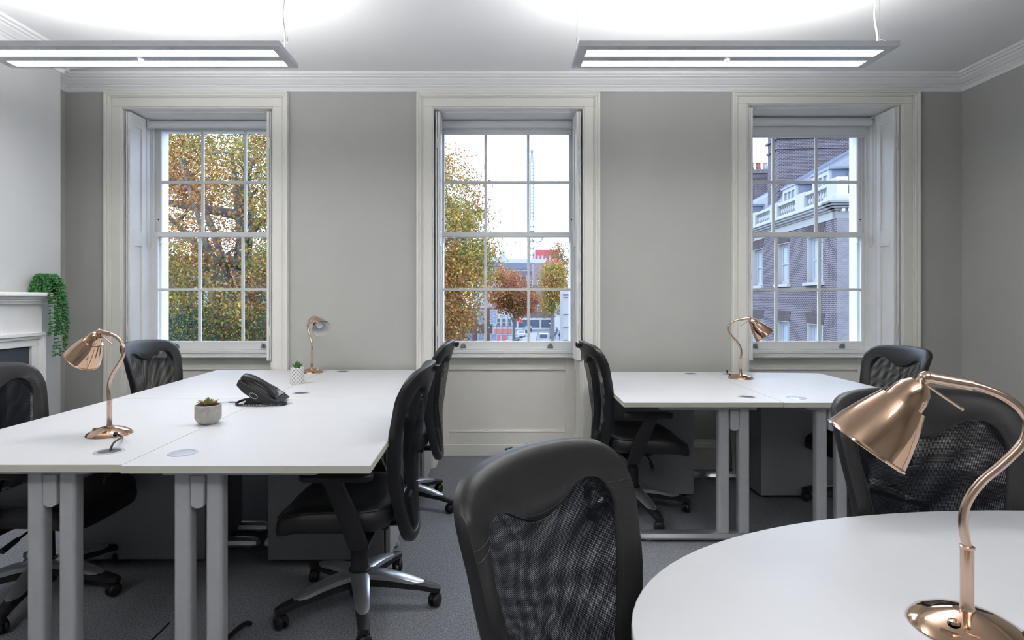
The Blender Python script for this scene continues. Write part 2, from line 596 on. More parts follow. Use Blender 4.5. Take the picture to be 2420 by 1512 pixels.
def sweep(path, prof, z0):
    mb = MB()
    n = len(path)
    rows = []
    for i, p in enumerate(path):
        P = Vector(p)
        d0 = (P - Vector(path[i - 1])).normalized() if i else None
        d1 = (Vector(path[i + 1]) - P).normalized() if i < n - 1 else None
        n0 = Vector((-d0.y, d0.x)) if d0 else None
        n1 = Vector((-d1.y, d1.x)) if d1 else None
        if n0 is None:
            nn = n1
        elif n1 is None:
            nn = n0
        else:
            nn = (n0 + n1)
            nn = nn / (1 + n0.dot(n1))
        rows.append([(P.x + nn.x * d, P.y + nn.y * d, z0 + z) for d, z in prof])
    k = len(prof)
    mb.add([q for r_ in rows for q in r_], [(i * k + j, i * k + j + 1, (i + 1) * k + j + 1, (i + 1) * k + j) for i in range(n - 1) for j in range(k - 1)])
    return mb


structure(sweep(path, prof, ZC).build('trim_1', 'ceiling_paint', smooth=True, angle=20), 'white moulded plaster cornice')
skp = [(0.0, 0.215), (0.008, 0.213), (0.010, 0.195), (0.016, 0.185), (0.018, 0.165), (0.022, 0.160), (0.022, 0.0)]
gaps = [(XR, WINS[2]['c'] + 0.705), (WINS[2]['c'] - 0.705, WINS[1]['c'] + 0.68), (WINS[1]['c'] - 0.68, WINS[0]['c'] + 0.68), (WINS[0]['c'] - 0.68, XL)]
bf = thing('baseboard_front', 'white skirting under the window wall', None)
structure(bf)
for a, b in gaps:
    sweep([(a, YW), (b, YW)], skp, 0).build('board', 'trim_paint', bf, smooth=True, angle=20)
structure(sweep([(XR, YBK), (XR, YW)], skp, 0).build('baseboard_right', 'trim_paint', smooth=True, angle=20), 'white skirting along the side wall')
structure(sweep([(XL, YW), (XL, YB1), (XB, YB1), (XB, 3.66)], skp, 0).build('baseboard_left', 'trim_paint', smooth=True, angle=20), 'white skirting round the alcove')


# ------------------------------------------------------------------ windows
def make_window(i, W):
    c, zi = W['c'], W['zi']
    hi = 0.5525 if i < 2 else 0.5685
    ho = hi + 0.126
    zt = 2.796
    t = thing('window_%d' % (i + 1), ['white sash window onto the autumn trees, beside the chimney breast', 'white sash window in the middle, onto the street and crane',
                                      'white sash window onto the brick terrace'][i], None, (c, YW, 0))
    structure(t)
    T, Wp = 'trim_paint', 'white_paint'
    # architrave
    a = MB()
    for s in (-1, 1):
        for d0, d1, th in ((0.0, 0.012, 0.014), (0.012, 0.080, 0.020), (0.080, 0.088, 0.027), (0.088, 0.108, 0.033), (0.108, 0.126, 0.042)):
            x0, x1 = sorted((s * (hi + d0), s * (hi + d1)))
            a.box(x0, x1, -th, 0, 0, zi + d0 * (zt - zi) / 0.126)
    for d0, d1, th in ((0.0, 0.012, 0.014), (0.012, 0.080, 0.020), (0.080, 0.088, 0.027), (0.088, 0.108, 0.033), (0.108, 0.126, 0.042)):
        k = (zt - zi) / 0.126
        a.box(-hi - d1, hi + d1, -th, 0, zi + d0 * k, zi + d1 * k)
    a.build('architrave', T, t, bevel=0.003, seg=1)
    # reveal lining
    rl = MB()
    for s in (-1, 1):
        x0, x1 = sorted((s * (HO - 0.004), s * (HO + 0.001)))
        rl.box(x0, x1, 0.0, 0.40, 0, zi)
    rl.box(-HO, HO, 0.0, 0.40, zi, zi + 0.012)
    rl.box(-HO + 0.09, HO - 0.09, 0.06, 0.20, zi - 0.006, zi)
    rl.build('reveal_lining', Wp, t)
    # folded shutters, two leaves each side
    for s in (-1, 1):
        sh = MB()
        for d0, d1 in ((0.012, 0.022), (0.026, 0.036)):
            x0, x1 = sorted((s * (hi - d0), s * (hi - d1)))
            sh.box(x0, x1, 0.006, 0.200, 0.80, zi - 0.014)
        xa, xb = hi - 0.036, hi - 0.044
        x0, x1 = sorted((s * xa, s * xb))
        for y0, y1, z0, z1 in ((0.006, 0.052, 0.80, zi - 0.014), (0.154, 0.200, 0.80, zi - 0.014), (0.052, 0.154, 0.80, 0.90),
                               (0.052, 0.154, 1.66, 1.78), (0.052, 0.154, zi - 0.11, zi - 0.014)):
            sh.box(x0, x1, y0, y1, z0, z1)
        so = sh.build('shutter', Wp, t, bevel=0.002, seg=1)
        hg = MB()
        for z in (1.02, 2.42):
            hg.tube([(s * (hi - 0.022), 0.003, z - 0.04), (s * (hi - 0.022), 0.003, z + 0.04)], 0.006, 8)
        hg.build('hinge', T, so, smooth=True)
        ds = MB()                                    # lower dado lining under the shutter
        x0, x1 = sorted((s * (hi - 0.010), s * (hi + 0.004)))
        ds.box(x0, x1, 0.004, YR - YW, 0, 0.793)
        x0, x1 = sorted((s * (hi - 0.016), s * (hi - 0.010)))
        for y0, y1, z0, z1 in ((0.004, 0.06, 0, 0.79), (0.27, YR - YW, 0, 0.79), (0.06, 0.27, 0, 0.19), (0.06, 0.27, 0.70, 0.79)):
            ds.box(x0, x1, y0, y1, z0, z1)
        ds.build('dado_lining', T, t, bevel=0.002, seg=1)
    # box frame
    fr = MB()
    for s in (-1, 1):
        x0, x1 = sorted((s * 0.542, s * HO))
        fr.box(x0, x1, 0.235, 0.345, 0.80, zi)
        x0, x1 = sorted((s * 0.530, s * HO))
        fr.box(x0, x1, 0.335, 0.352, 0.80, zi)
        fr.box(x0, x1, 0.384, 0.396, 0.80, zi)
        x0, x1 = sorted((s * 0.520, s * HO))
        fr.box(x0, x1, 0.432, YX - YW + 0.005, 0.80, zi)
    fr.box(-HO, HO, 0.335, 0.345, 2.645, zi)
    fr.box(-HO, HO, 0.432, YX - YW + 0.005, 2.64, zi + 0.01)
    fr.build('frame', Wp, t, bevel=0.002, seg=1)
    # sill and apron
    sl = MB()
    sl.box(-0.548, 0.548, 0.290, 0.43, 0.826, 0.851)
    sl.box(-0.548, 0.548, 0.300, 0.43, 0.806, 0.826)
    sl.box(-0.548, 0.548, 0.270, 0.43, 0.793, 0.806)
    sl.build('sill', Wp, t, bevel=0.004)
    MB().box(-HO, HO, 0.43, 0.62, 0.78, 0.862).build('outer_sill', 'stucco', t, bevel=0.005)
    ap = MB()
    d = YR - YW
    ap.box(-HO, HO, d + 0.012, YX - YW, 0, 0.793)
    for x0, x1, z0, z1 in ((-HO, -0.465, 0.095, 0.793), (0.465, HO, 0.095, 0.793), (-0.465, 0.465, 0.701, 0.793), (-0.465, 0.465, 0.095, 0.190)):
        ap.box(x0, x1, d, d + 0.013, z0, z1)
    ap.box(-HO, HO, d - 0.008, d + 0.013, 0, 0.095)
    apo = ap.build('apron', T, t, bevel=0.003, seg=1)
    bd = MB()
    for z, h in ((0.690, 0.011), (0.190, 0.012)):
        bd.box(-0.465, 0.465, d - 0.004, d + 0.013, z, z + h)
    bd.build('panel_bead', T, apo, bevel=0.004)
    # sashes
    mx = [-0.174, 0.174]
    for nm, y0, y1, zb, zt_, zg0, zg1, zbar, horn in (('lower_sash', 0.352, 0.384, 0.851, 1.797, 0.9185, 1.757, 1.335, 0),
                                                     ('upper_sash', 0.398, 0.430, 1.765, zi - 0.01, 1.800, 2.624, 2.211, 1)):
        ss = MB()
        g = 0.5125 if nm == 'lower_sash' else 0.508
        for s in (-1, 1):
            x0, x1 = sorted((s * g, s * 0.541))
            ss.box(x0, x1, y0, y1, zb - (0.05 if horn else 0), zt_)
        ss.box(-g, g, y0, y1, zb, zg0)
        ss.box(-g, g, y0, y1, zg1, zt_)
        for x in mx:
            ss.box(x - 0.010, x + 0.010, y0 + 0.004, y1 - 0.002, zg0, zg1)
        for xa, xb in ((-g, mx[0] - 0.010), (mx[0] + 0.010, mx[1] - 0.010), (mx[1] + 0.010, g)):
            ss.box(xa, xb, y0 + 0.005, y1 - 0.003, zbar - 0.011, zbar + 0.011)
        so = ss.build(nm, Wp, t, bevel=0.003, seg=1)
        cols = [(-g, mx[0] - 0.010), (mx[0] + 0.010, mx[1] - 0.010), (mx[1] + 0.010, g)]
        for x0, x1 in cols:
            for z0, z1 in ((zg0, zbar - 0.011), (zbar + 0.011, zg1)):
                MB().box(x0, x1, (y0 + y1) / 2 - 0.0015, (y0 + y1) / 2 + 0.0015, z0, z1).build('pane', 'window_glass', so)
        if not horn:
            for x in (-0.352, 0.348):
                lf = MB()
                lf.box(x - 0.024, x + 0.024, y0 - 0.004, y0, 0.862, 0.874)
                lf.prism([(x - 0.024, 0.874), (x + 0.024, 0.874), (x + 0.012, 0.898), (x - 0.012, 0.898)], y0 - 0.004, y0, 'y')
                lf.tube(smooth_path([(x, y0 - 0.004, 0.870), (x, y0 - 0.028, 0.872), (x, y0 - 0.032, 0.892), (x, y0 - 0.020, 0.902)], 4), 0.006, 8)
                lf.build('sash_lift', 'dull_metal', so, smooth=True, bevel=0.0015)
        else:
            for x in (-0.36, 0.25):
                rg = MB()
                rg.tube([(x - 0.055, y1 + 0.006, 1.766), (x + 0.055, y1 + 0.006, 1.766)], 0.005, 6)
                rg.tube(smooth_path([(x - 0.045, y1 + 0.012, 1.762), (x - 0.03, y1 + 0.02, 1.735), (x, y1 + 0.022, 1.727), (x + 0.03, y1 + 0.02, 1.735), (x + 0.045, y1 + 0.012, 1.762)], 5), 0.004, 6)
                rg.build('pull_ring', 'dull_metal', so, smooth=True)
            for s in (-1, 1):
                MB().tube([(s * 0.527, y0 - 0.002, 1.905), (s * 0.527, y0 + 0.002, 1.905)], 0.006, 10).build('stop_screw', 'black_plastic', so)
    return t


for i, W in enumerate(WINS):
    make_window(i, W)


def make_blind(i, W, label, zroll, r_, hem, chain):
    c = W['c']
    y = 4.515
    t = thing('roller_blind', label, 'blind', (c, y, zroll), 0, 'roller blinds at the top of the windows')
    hw = 0.515
    tb = MB()
    tb.tube([(-hw, 0, 0), (hw, 0, 0)], r_, 20)
    tb.build('roll', 'blind_fabric', t, smooth=True)
    if hem:
        MB().box(-hw + 0.012, hw - 0.012, r_ - 0.003, r_ - 0.0015, hem, 0).build('fabric', 'blind_fabric', t)
        MB().box(-hw + 0.010, hw - 0.010, r_ - 0.007, r_ + 0.003, hem - 0.008, hem + 0.010).build('hem_bar', 'blind_fabric', t, bevel=0.003)
    for s in (-1, 1):
        b = MB()
        x0, x1 = sorted((s * hw, s * (hw + 0.006)))
        b.box(x0, x1, -0.03, 0.032, -0.03, 0.034)
        x0, x1 = sorted((s * (hw - 0.004), s * (hw + 0.020)))
        b.box(x0, x1, -0.03, 0.032, 0.020, 0.030)
        b.tube([(s * (hw + 0.006), 0, 0), (s * (hw + 0.012), 0, 0)], 0.027, 14)
        b.build('bracket', 'white_paint', t, bevel=0.002, seg=1)
    ch = MB()
    x = chain * (hw + 0.010)
    ch.tube([(x, -0.026, 0), (x, -0.024, -0.95)], 0.0022, 6)
    ch.tube(smooth_path([(x, -0.024, -0.95), (x, -0.012, -0.985), (x, 0.012, -0.985), (x, 0.022, -0.95)], 4), 0.0022, 6)
    ch.tube([(x, 0.024, 0), (x, 0.022, -0.95)], 0.0022, 6)
    ch.build('pull_chain', 'cable_white', t, smooth=True)


make_blind(0, WINS[0], 'white roller blind wound fully up over the autumn-tree window', 2.637, 0.029, 0, -1)
make_blind(1, WINS[1], 'white roller blind just showing its hem over the street window', 2.638, 0.031, -0.066, -1)
make_blind(2, WINS[2], 'white roller blind let down a little over the brick-terrace window', 2.658, 0.033, -0.108, 1)

# ------------------------------------------------------------------ fireplace
fp = thing('fireplace', 'white painted fireplace surround with dark cast-iron insert', 'fireplace', (XB, 0, 0))
Y0, Y1 = 2.08, 3.636
sh = MB()
sh.box(0, 0.142, Y0 - 0.11, Y1 + 0.11, 1.272, 1.300)
sh.build('mantel_shelf', 'white_paint', fp, bevel=0.010, seg=3)
bm_ = MB()
for d, e, z0, z1 in ((0.118, 0.060, 1.258, 1.272), (0.108, 0.045, 1.243, 1.258), (0.096, 0.030, 1.228, 1.243)):
    bm_.box(0, d, Y0 - e, Y1 + e, z0, z1)
bm_.build('bed_moulding', 'white_paint', fp, bevel=0.004)
MB().box(0, 0.072, Y0, Y1, 1.040, 1.230).build('frieze', 'white_paint', fp, bevel=0.003)
ar = MB()
for d0, d1, th in ((0, 0.022, 0.100), (0.022, 0.040, 0.090), (0.040, 0.085, 0.078)):
    ar.box(0, th, Y0 + d0, Y0 + d1, 0, 1.050 - d1)
    ar.box(0, th, Y1 - d1, Y1 - d0, 0, 1.050 - d1)
    ar.box(0, th, Y0 + d0, Y1 - d0, 1.050 - d1, 1.050 - d0)
ar.build('architrave', 'white_paint', fp, bevel=0.003)
ins = MB()
ins.box(0, 0.060, Y0 + 0.085, Y1 - 0.085, 0.80, 0.965)
ins.box(0, 0.068, Y0 + 0.085, Y0 + 0.26, 0, 0.80)
ins.box(0, 0.068, Y1 - 0.26, Y1 - 0.085, 0, 0.80)
ins.build('insert', 'cast_iron', fp, bevel=0.004)
MB().box(0, 0.030, Y0 + 0.26, Y1 - 0.26, 0, 0.80).build('fire_opening', 'opening_black', fp)  # solid near-black panel standing in for the dark fire opening

# trailing plant on the mantel
pl = thing('trailing_plant', 'artificial string-of-pearls plant in a small black pot on the mantel', 'plant', (XB + 0.072, 3.655, 1.300))
MB().lathe([(0.0, 0.0), (0.034, 0.0), (0.050, 0.085), (0.046, 0.085), (0.043, 0.07), (0, 0.07)], 20).build('pot', 'black_plastic', pl, smooth=True)
bead = MB().ball((0, 0, 0), (0.0075, 0.005, 0.005), 6, 4)
for k in range(34):
    a = random.uniform(-0.7, 1.7)
    rr = random.uniform(0.065, 0.10)
    L = random.choice([0.10, 0.14, 0.22, 0.30, 0.34, 0.38, 0.45]) * random.uniform(0.85, 1.1)
    if k > 20:
        L = random.uniform(0.02, 0.05); a = random.uniform(0, 2 * PI); rr = random.uniform(0.045, 0.06)
    ox, oy = math.cos(a), math.sin(a)
    pts = smooth_path([(0.01 * ox, 0.01 * oy, 0.075), (rr * 0.55 * ox, rr * 0.55 * oy, 0.115), (rr * ox, rr * oy, 0.075 - min(L, 0.05) * 0.6),
                       (max(rr * ox, 0.078) if L > 0.09 else rr * ox, rr * oy * 1.05, 0.02 - L * 0.5), (max(rr * ox * 1.02, 0.080) if L > 0.09 else rr * ox, rr * oy * 1.05 + random.uniform(-.01, .01), 0.075 - L)], 9)
    mb = MB().tube(pts, 0.0012, 4)
    for i_, p in enumerate(pts):
        for q in range(3):
            th = random.uniform(0, 2 * PI)
            off = Vector((math.cos(th), math.sin(th), random.uniform(-0.4, 0.4))) * 0.008
            M = Matrix.Rotation(th, 3, 'Z') @ Matrix.Rotation(random.uniform(-0.6, 0.6), 3, 'Y')
            mb.ball(p + off, (0.0085, 0.0055, 0.0045), 6, 4, 0, M)
    mb.build('trailing_stem', 'string_leaf', pl, smooth=True, angle=80)


# ------------------------------------------------------------------ luminaires
def make_luminaire(x0, x1, label, yn=2.672):
    yf, zb = yn + 0.258, 2.443
    cx, cy = (x0 + x1) / 2, (yn + yf) / 2
    t = thing('pendant_luminaire', label, 'ceiling light', (cx, cy, zb), 0, 'suspended twin-strip luminaires')
    hx, hy = (x1 - x0) / 2, (yf - yn) / 2
    b = MB()
    s0, s1, s2, s3 = -hy + 0.045, -hy + 0.117, -hy + 0.170, hy - 0.022
    b.box(-hx, hx, -hy, s0, 0, 0.024)
    b.box(-hx + 0.045, hx - 0.045, s1, s2, 0, 0.024)
    b.box(-hx, hx, s3, hy, 0, 0.024)
    b.box(-hx, -hx + 0.045, s0, s3, 0, 0.024)
    b.box(hx - 0.045, hx, s0, s3, 0, 0.024)
    b.build('body', 'lum_body', t)
    for a, c in ((s0, s1), (s2, s3)):
        MB().box(-hx + 0.045, hx - 0.045, a, c, 0.008, 0.012).build('diffuser', 'lamp_glow', t)
    MB().box(-hx + 0.05, hx - 0.05, s0, s3, 0.0245, 0.027).build('uplight', 'lamp_glow_up', t)
    MB().lathe([(0.0, -0.012), (0.008, -0.011), (0.012, -0.006), (0.013, 0.0), (0.018, 0.0), (0.018, 0.002)], 16).build('sensor', 'white_paint', t, loc=(0.0, (s1 + s2) / 2, -0.002), smooth=True)
    for s in (-1, 1):
        wv = MB()
        wv.tube([(s * (hx - 0.01), 0, 0.09), (s * (hx - 0.01), 0, ZC - zb)], 0.0012, 6)
        for q in (-1, 1):
            wv.tube([(s * (hx - 0.01), 0, 0.09), (s * (hx - 0.01), q * (hy - 0.02), 0.022)], 0.0010, 6)
        wv.tube([(s * (hx - 0.01), 0, 0.075), (s * (hx - 0.01), 0, 0.10)], 0.005, 8)
        wv.build('suspension_wire', 'steel', t, smooth=True)
    fx = MB()
    X = hx - 0.022
    fx.tube(smooth_path([(X, 0, 0.024), (X + 0.002, 0, 0.10), (X - 0.010, 0.004, 0.22), (X + 0.004, 0, 0.34), (X - 0.03, 0, ZC - zb)], 6), 0.0042, 8)
    fx.build('power_flex', 'cable_white', t, smooth=True)
    MB().lathe([(0.05, 0), (0.05, -0.02), (0.03, -0.03), (0, -0.03)], 20).build('ceiling_rose', 'white_paint', t, loc=(X - 0.03, 0, ZC - zb), smooth=True)


make_luminaire(-2.468, -1.0, 'suspended silver luminaire hanging nearer the chimney breast, two glowing strips')
make_luminaire(0.404, 1.905, 'suspended silver luminaire hanging in front of the brick-terrace window, two glowing strips')
make_luminaire(-2.468, -1.0, 'suspended silver luminaire behind the camera on the fireplace side', -0.55)
make_luminaire(0.404, 1.905, 'suspended silver luminaire behind the camera on the meeting-table side', -0.55)


# ------------------------------------------------------------------ desks
ZD = 0.735


def rrect(x0, x1, y0, y1, r, n=4):
    out = []
    for cx, cy, a0 in ((x1 - r, y1 - r, 0), (x0 + r, y1 - r, 90), (x0 + r, y0 + r, 180), (x1 - r, y0 + r, 270)):
        for k in range(n + 1):
            a = R(a0 + 90 * k / n)
            out.append((cx + r * math.cos(a), cy + r * math.sin(a)))
    return out


def make_desk(label, seam_n, seam_f, out_f, out_n, s, lids, ux):
    """corners: seam/outer edge at near/far end; s=+1 when the user's side is +X"""
    cx = (seam_n[0] + out_n[0] + seam_f[0] + out_f[0]) / 4
    cy = (seam_n[1] + seam_f[1]) / 2
    t = thing('office_desk', label, 'desk', (cx, cy, 0), 0, 'white office desks with silver cantilever legs')
    L = lambda p: (p[0] - cx, p[1] - cy)
    g = 0.0018
    poly = [L((seam_n[0] + s * g, seam_n[1] + g)), L((out_n[0], out_n[1] + g)), L((out_f[0], out_f[1] - g)), L((seam_f[0] + s * g, seam_f[1] - g))]
    if s < 0:
        poly = poly[::-1]
    MB().prism(poly, ZD - 0.025, ZD, 'z', 1, 0).build('desktop', ['desk_top', 'desk_edge'], t, bevel=0.0012, seg=1)
    for e, yy in ((-1, seam_n[1] + 0.10 - cy), (1, seam_f[1] - 0.10 - cy)):
        X = lambda x: x - cx
        fx0, fx1 = sorted((out_n[0] - s * 0.09, seam_n[0] + s * 0.01))
        ft = MB()
        foot = [(-0.034, 0.012), (0.034, 0.012), (0.036, 0.022), (0.028, 0.040), (0.012, 0.048), (-0.012, 0.048), (-0.028, 0.040), (-0.036, 0.022)]
        rows = []
        for xx, k in ((fx0, 0.25), (fx0 + 0.012, 0.75), (fx0 + 0.035, 1), (fx1 - 0.035, 1), (fx1 - 0.012, 0.75), (fx1, 0.25)):
            rows.append([(xx - cx, yy + a * k, 0.014 + (b - 0.014) * k) for a, b in foot])
        ft.add([q for r_ in rows for q in r_], [(i * 8 + j, i * 8 + (j + 1) % 8, (i + 1) * 8 + (j + 1) % 8, (i + 1) * 8 + j) for i in range(5) for j in range(8)] +
               [tuple(range(8))[::-1], tuple(range(40, 48))])
        for xx in (fx0 + 0.06, fx1 - 0.06):
            ft.lathe([(0.0, 0.0), (0.018, 0.0), (0.020, 0.006), (0.012, 0.014), (0, 0.014)], 12, 0, Matrix.Translation((xx - cx, yy, 0)))
        ft.build('foot', 'silver_gloss', t, smooth=True, angle=30)
        for dx in (-0.0525, 0.0525):
            MB().prism(rrect(ux - cx + dx - 0.028, ux - cx + dx + 0.028, yy - 0.024, yy + 0.024, 0.012), 0.044, 0.690, 'z').build('upright', 'silver_paint', t, smooth=True)
        bx = [(ux - cx - 0.022, 0.682), (ux - cx - 0.022, 0.588)] + [(ux - cx - 0.022 * math.cos(R(a)), 0.588 - 0.014 * math.sin(R(a))) for a in range(20, 180, 20)] + [(ux - cx + 0.022, 0.588), (ux - cx + 0.022, 0.682)]
        MB().prism(bx, yy - 0.028, yy - 0.014, 'y').build('cover_plate', 'silver_paint', t, bevel=0.002, seg=1)
        b0, b1 = sorted((ux - s * 0.125, ux + s * 0.39))
        MB().prism(rrect(b0 - cx, b1 - cx, yy - 0.022, yy + 0.022, 0.020), 0.682, 0.7095, 'z').build('top_bar', 'silver_paint', t, smooth=True)
    yn_, yf_ = seam_n[1] + 0.14 - cy, seam_f[1] - 0.14 - cy
    MB().box(ux - cx - 0.022, ux - cx + 0.022, yn_, yf_, 0.630, 0.690).build('cross_beam', 'silver_paint', t, bevel=0.004, seg=1)
    MB().box(ux - cx - s * 0.095 - 0.05, ux - cx - s * 0.095 + 0.05, yn_ + 0.05, yf_ - 0.05, 0.668, 0.672).build('cable_tray', 'pedestal_grey', t)
    for gx, gy, open_ in lids:
        gm = MB().lathe([(0.036, -0.004), (0.036, 0.0005), (0.038, 0.0028), (0.045, 0.0024), (0.0475, 0.0)], 32)
        go = gm.build('grommet', 'grommet_grey', t, loc=(gx - cx, gy - cy, ZD), smooth=True)
        if open_:
            MB().lathe([(0.0, 0.0004), (0.036, 0.0004)], 32).build('cable_hole', 'grommet_dark', go)
        else:
            MB().lathe([(0.0, 0.002), (0.034, 0.002), (0.036, 0.0012)], 32).build('lid', 'grommet_grey', go, smooth=True)
    return t


make_desk('white desk nearest the camera, with two closed silver cable ports along its seam', (-1.174, 1.795), (-1.199, 3.004), (-0.398, 3.004), (-0.3855, 1.795), 1,
          [(-1.056, 1.945, 0), (-1.052, 2.858, 0)], -0.967)
make_desk('white desk by the fireplace carrying the copper lamp with its cable in an open port', (-1.174, 1.807), (-1.199, 3.006), (-1.992, 3.006), (-1.983, 1.807), -1,
          [(-1.32, 1.965, 1), (-1.334, 2.881, 0)], -1.459)
make_desk('white desk against the wall between the first two windows, empty with two open ports', (-1.199, 3.005), (-1.224, 4.225), (-0.410, 4.225), (-0.398, 3.005), 1,
          [(-1.069, 3.178, 1), (-1.084, 4.12, 1)], -0.985)
make_desk('white desk under the autumn-tree window with the trellis pot and lamp facing the camera', (-1.199, 3.007), (-1.224, 4.225), (-2.035, 4.225), (-1.992, 3.007), -1,
          [(-1.33, 3.20, 0), (-1.345, 4.10, 0)], -1.475)
make_desk('white desk half of the pair by the brick-terrace window, nearer the middle window', (1.474, 2.893), (1.517, 4.110), (0.700, 4.125), (0.664, 2.893), -1,
          [(1.387, 4.0, 1), (1.358, 3.055, 1)], 1.255)
make_desk('white desk under the brick-terrace window with a copper lamp on it', (1.474, 2.889), (1.517, 4.105), (2.303, 4.035), (2.265, 2.889), 1,
          [(1.645, 3.98, 1), (1.61, 3.029, 0)], 1.762)


def make_pedestal(label, x0, x1, y0, y1, s):
    cx, cy = (x0 + x1) / 2, (y0 + y1) / 2
    t = thing('drawer_pedestal', label, 'drawer unit', (cx, cy, 0), 0, 'grey under-desk drawer pedestals')
    hx, hy = (x1 - x0) / 2, (y1 - y0) / 2
    a, b = (-hx, hx - 0.03) if s > 0 else (-hx + 0.03, hx)
    MB().box(a, b, -hy, hy, 0.02, 0.60).build('body', 'pedestal_grey', t, bevel=0.003, seg=1)
    f0, f1 = (hx - 0.022, hx) if s > 0 else (-hx, -hx + 0.022)
    for z0, z1 in ((0.03, 0.30), (0.306, 0.445), (0.451, 0.59)):
        d = MB().box(f0, f1, -hy + 0.002, hy - 0.002, z0, z1).build('drawer', 'pedestal_front', t, bevel=0.002, seg=1)
        xo = f1 if s > 0 else f0
        MB().tube([(xo, -0.06, z1 - 0.04), (xo + s * 0.02, -0.055, z1 - 0.04), (xo + s * 0.02, 0.055, z1 - 0.04), (xo, 0.06, z1 - 0.04)], 0.005, 8).build('handle', 'steel', d, smooth=True)
    for sx in (-1, 1):
        for sy in (-1, 1):
            MB().lathe([(0, 0), (0.018, 0), (0.018, 0.02), (0, 0.02)], 12).build('glide', 'black_plastic', t, loc=(sx * (hx - 0.05), sy * (hy - 0.05), 0))


make_pedestal('grey drawer unit under the nearest desk, behind the swivel chair', -1.069, -0.488, 2.713, 3.13, 1)
make_pedestal('grey drawer unit under the desk by the fireplace, seen past its legs', -1.975, -1.371, 2.717, 3.13, -1)
make_pedestal('grey drawer unit close to the wall, by the middle window reveal', -1.03, -0.45, 3.76, 4.17, 1)
make_pedestal('grey drawer unit behind the chair that stands at the middle window', 0.70, 1.274, 3.62, 4.03, -1)
make_pedestal('dark grey drawer unit under the brick-terrace window desk', 1.69, 2.27, 3.60, 4.01, 1)

# oval meeting table
mt = thing('meeting_table', 'white oval meeting table in the near corner', 'table', (1.25, 0.85, 0))
el = [(1.035 * math.cos(2 * PI * k / 96), 0.57 * math.sin(2 * PI * k / 96)) for k in range(96)]
MB().prism(el, ZD - 0.025, ZD, 'z', 1, 0).build('tabletop', ['desk_top', 'desk_edge'], mt, smooth=True, angle=50, bevel=0.002, seg=2)
for sx in (-0.5, 0.5):
    MB().lathe([(0.04, 0.03), (0.04, 0.71)], 20).build('column', 'silver_paint', mt, loc=(sx, 0, 0), smooth=True)
    MB().lathe([(0.0, 0.0), (0.24, 0.0), (0.24, 0.01), (0.20, 0.022), (0.05, 0.034), (0, 0.034)], 32).build('base', 'silver_gloss', mt, loc=(sx, 0, 0), smooth=True)


# ------------------------------------------------------------------ swivel chairs (forward = +Y)
OUT = [(0, 0), (.055, .003), (.100, .018), (.135, .055), (.162, .12), (.183, .20), (.207, .32), (.227, .45), (.243, .56), (.247, .62), (.238, .667), (.205, .697), (.15, .709), (.08, .714), (0, .716)]
INN = [(0, .095), (.040, .099), (.078, .118), (.106, .160), (.130, .225), (.150, .33), (.171, .45), (.187, .54), (.190, .582), (.178, .618), (.148, .634), (.108, .628), (.070, .606), (.032, .588), (0, .584)]


def full_loop(half):
    h = [Vector((x, z, 0)) for x, z in half]
    full = h + [Vector((-p.x, p.y, 0)) for p in h[-2:0:-1]]
    n = len(full)
    out = []
    for i in range(n):
        a, b, c, d = full[i - 1], full[i], full[(i + 1) % n], full[(i + 2) % n]
        for k in range(3):
            t = k / 3
            q = 0.5 * ((2 * b) + (c - a) * t + (2 * a - 5 * b + 4 * c - d) * t * t + (3 * b - a - 3 * c + d) * t ** 3)
            out.append((q.x, q.y))
    return out


def lean(z):
    v = z / 0.716
    pts = [(0, -.215), (.15, -.212), (.38, -.205), (.6, -.225), (.8, -.252), (1.0, -.290)]
    for (a, ya), (b, yb) in zip(pts, pts[1:]):
        if v <= b or b == 1.0:
            u = min(max((v - a) / (b - a), 0), 1.05)
            u = u * u * (3 - 2 * u) * 0.4 + u * 0.6
            return ya + (yb - ya) * u


ZB0 = 0.285


def back_pt(x, z, n):
    return (x, lean(z) + (0.050 + 0.030 * math.sin(PI * min(max(z / 0.716, 0), 1))) * (x / 0.25) ** 2 + n, ZB0 + z)


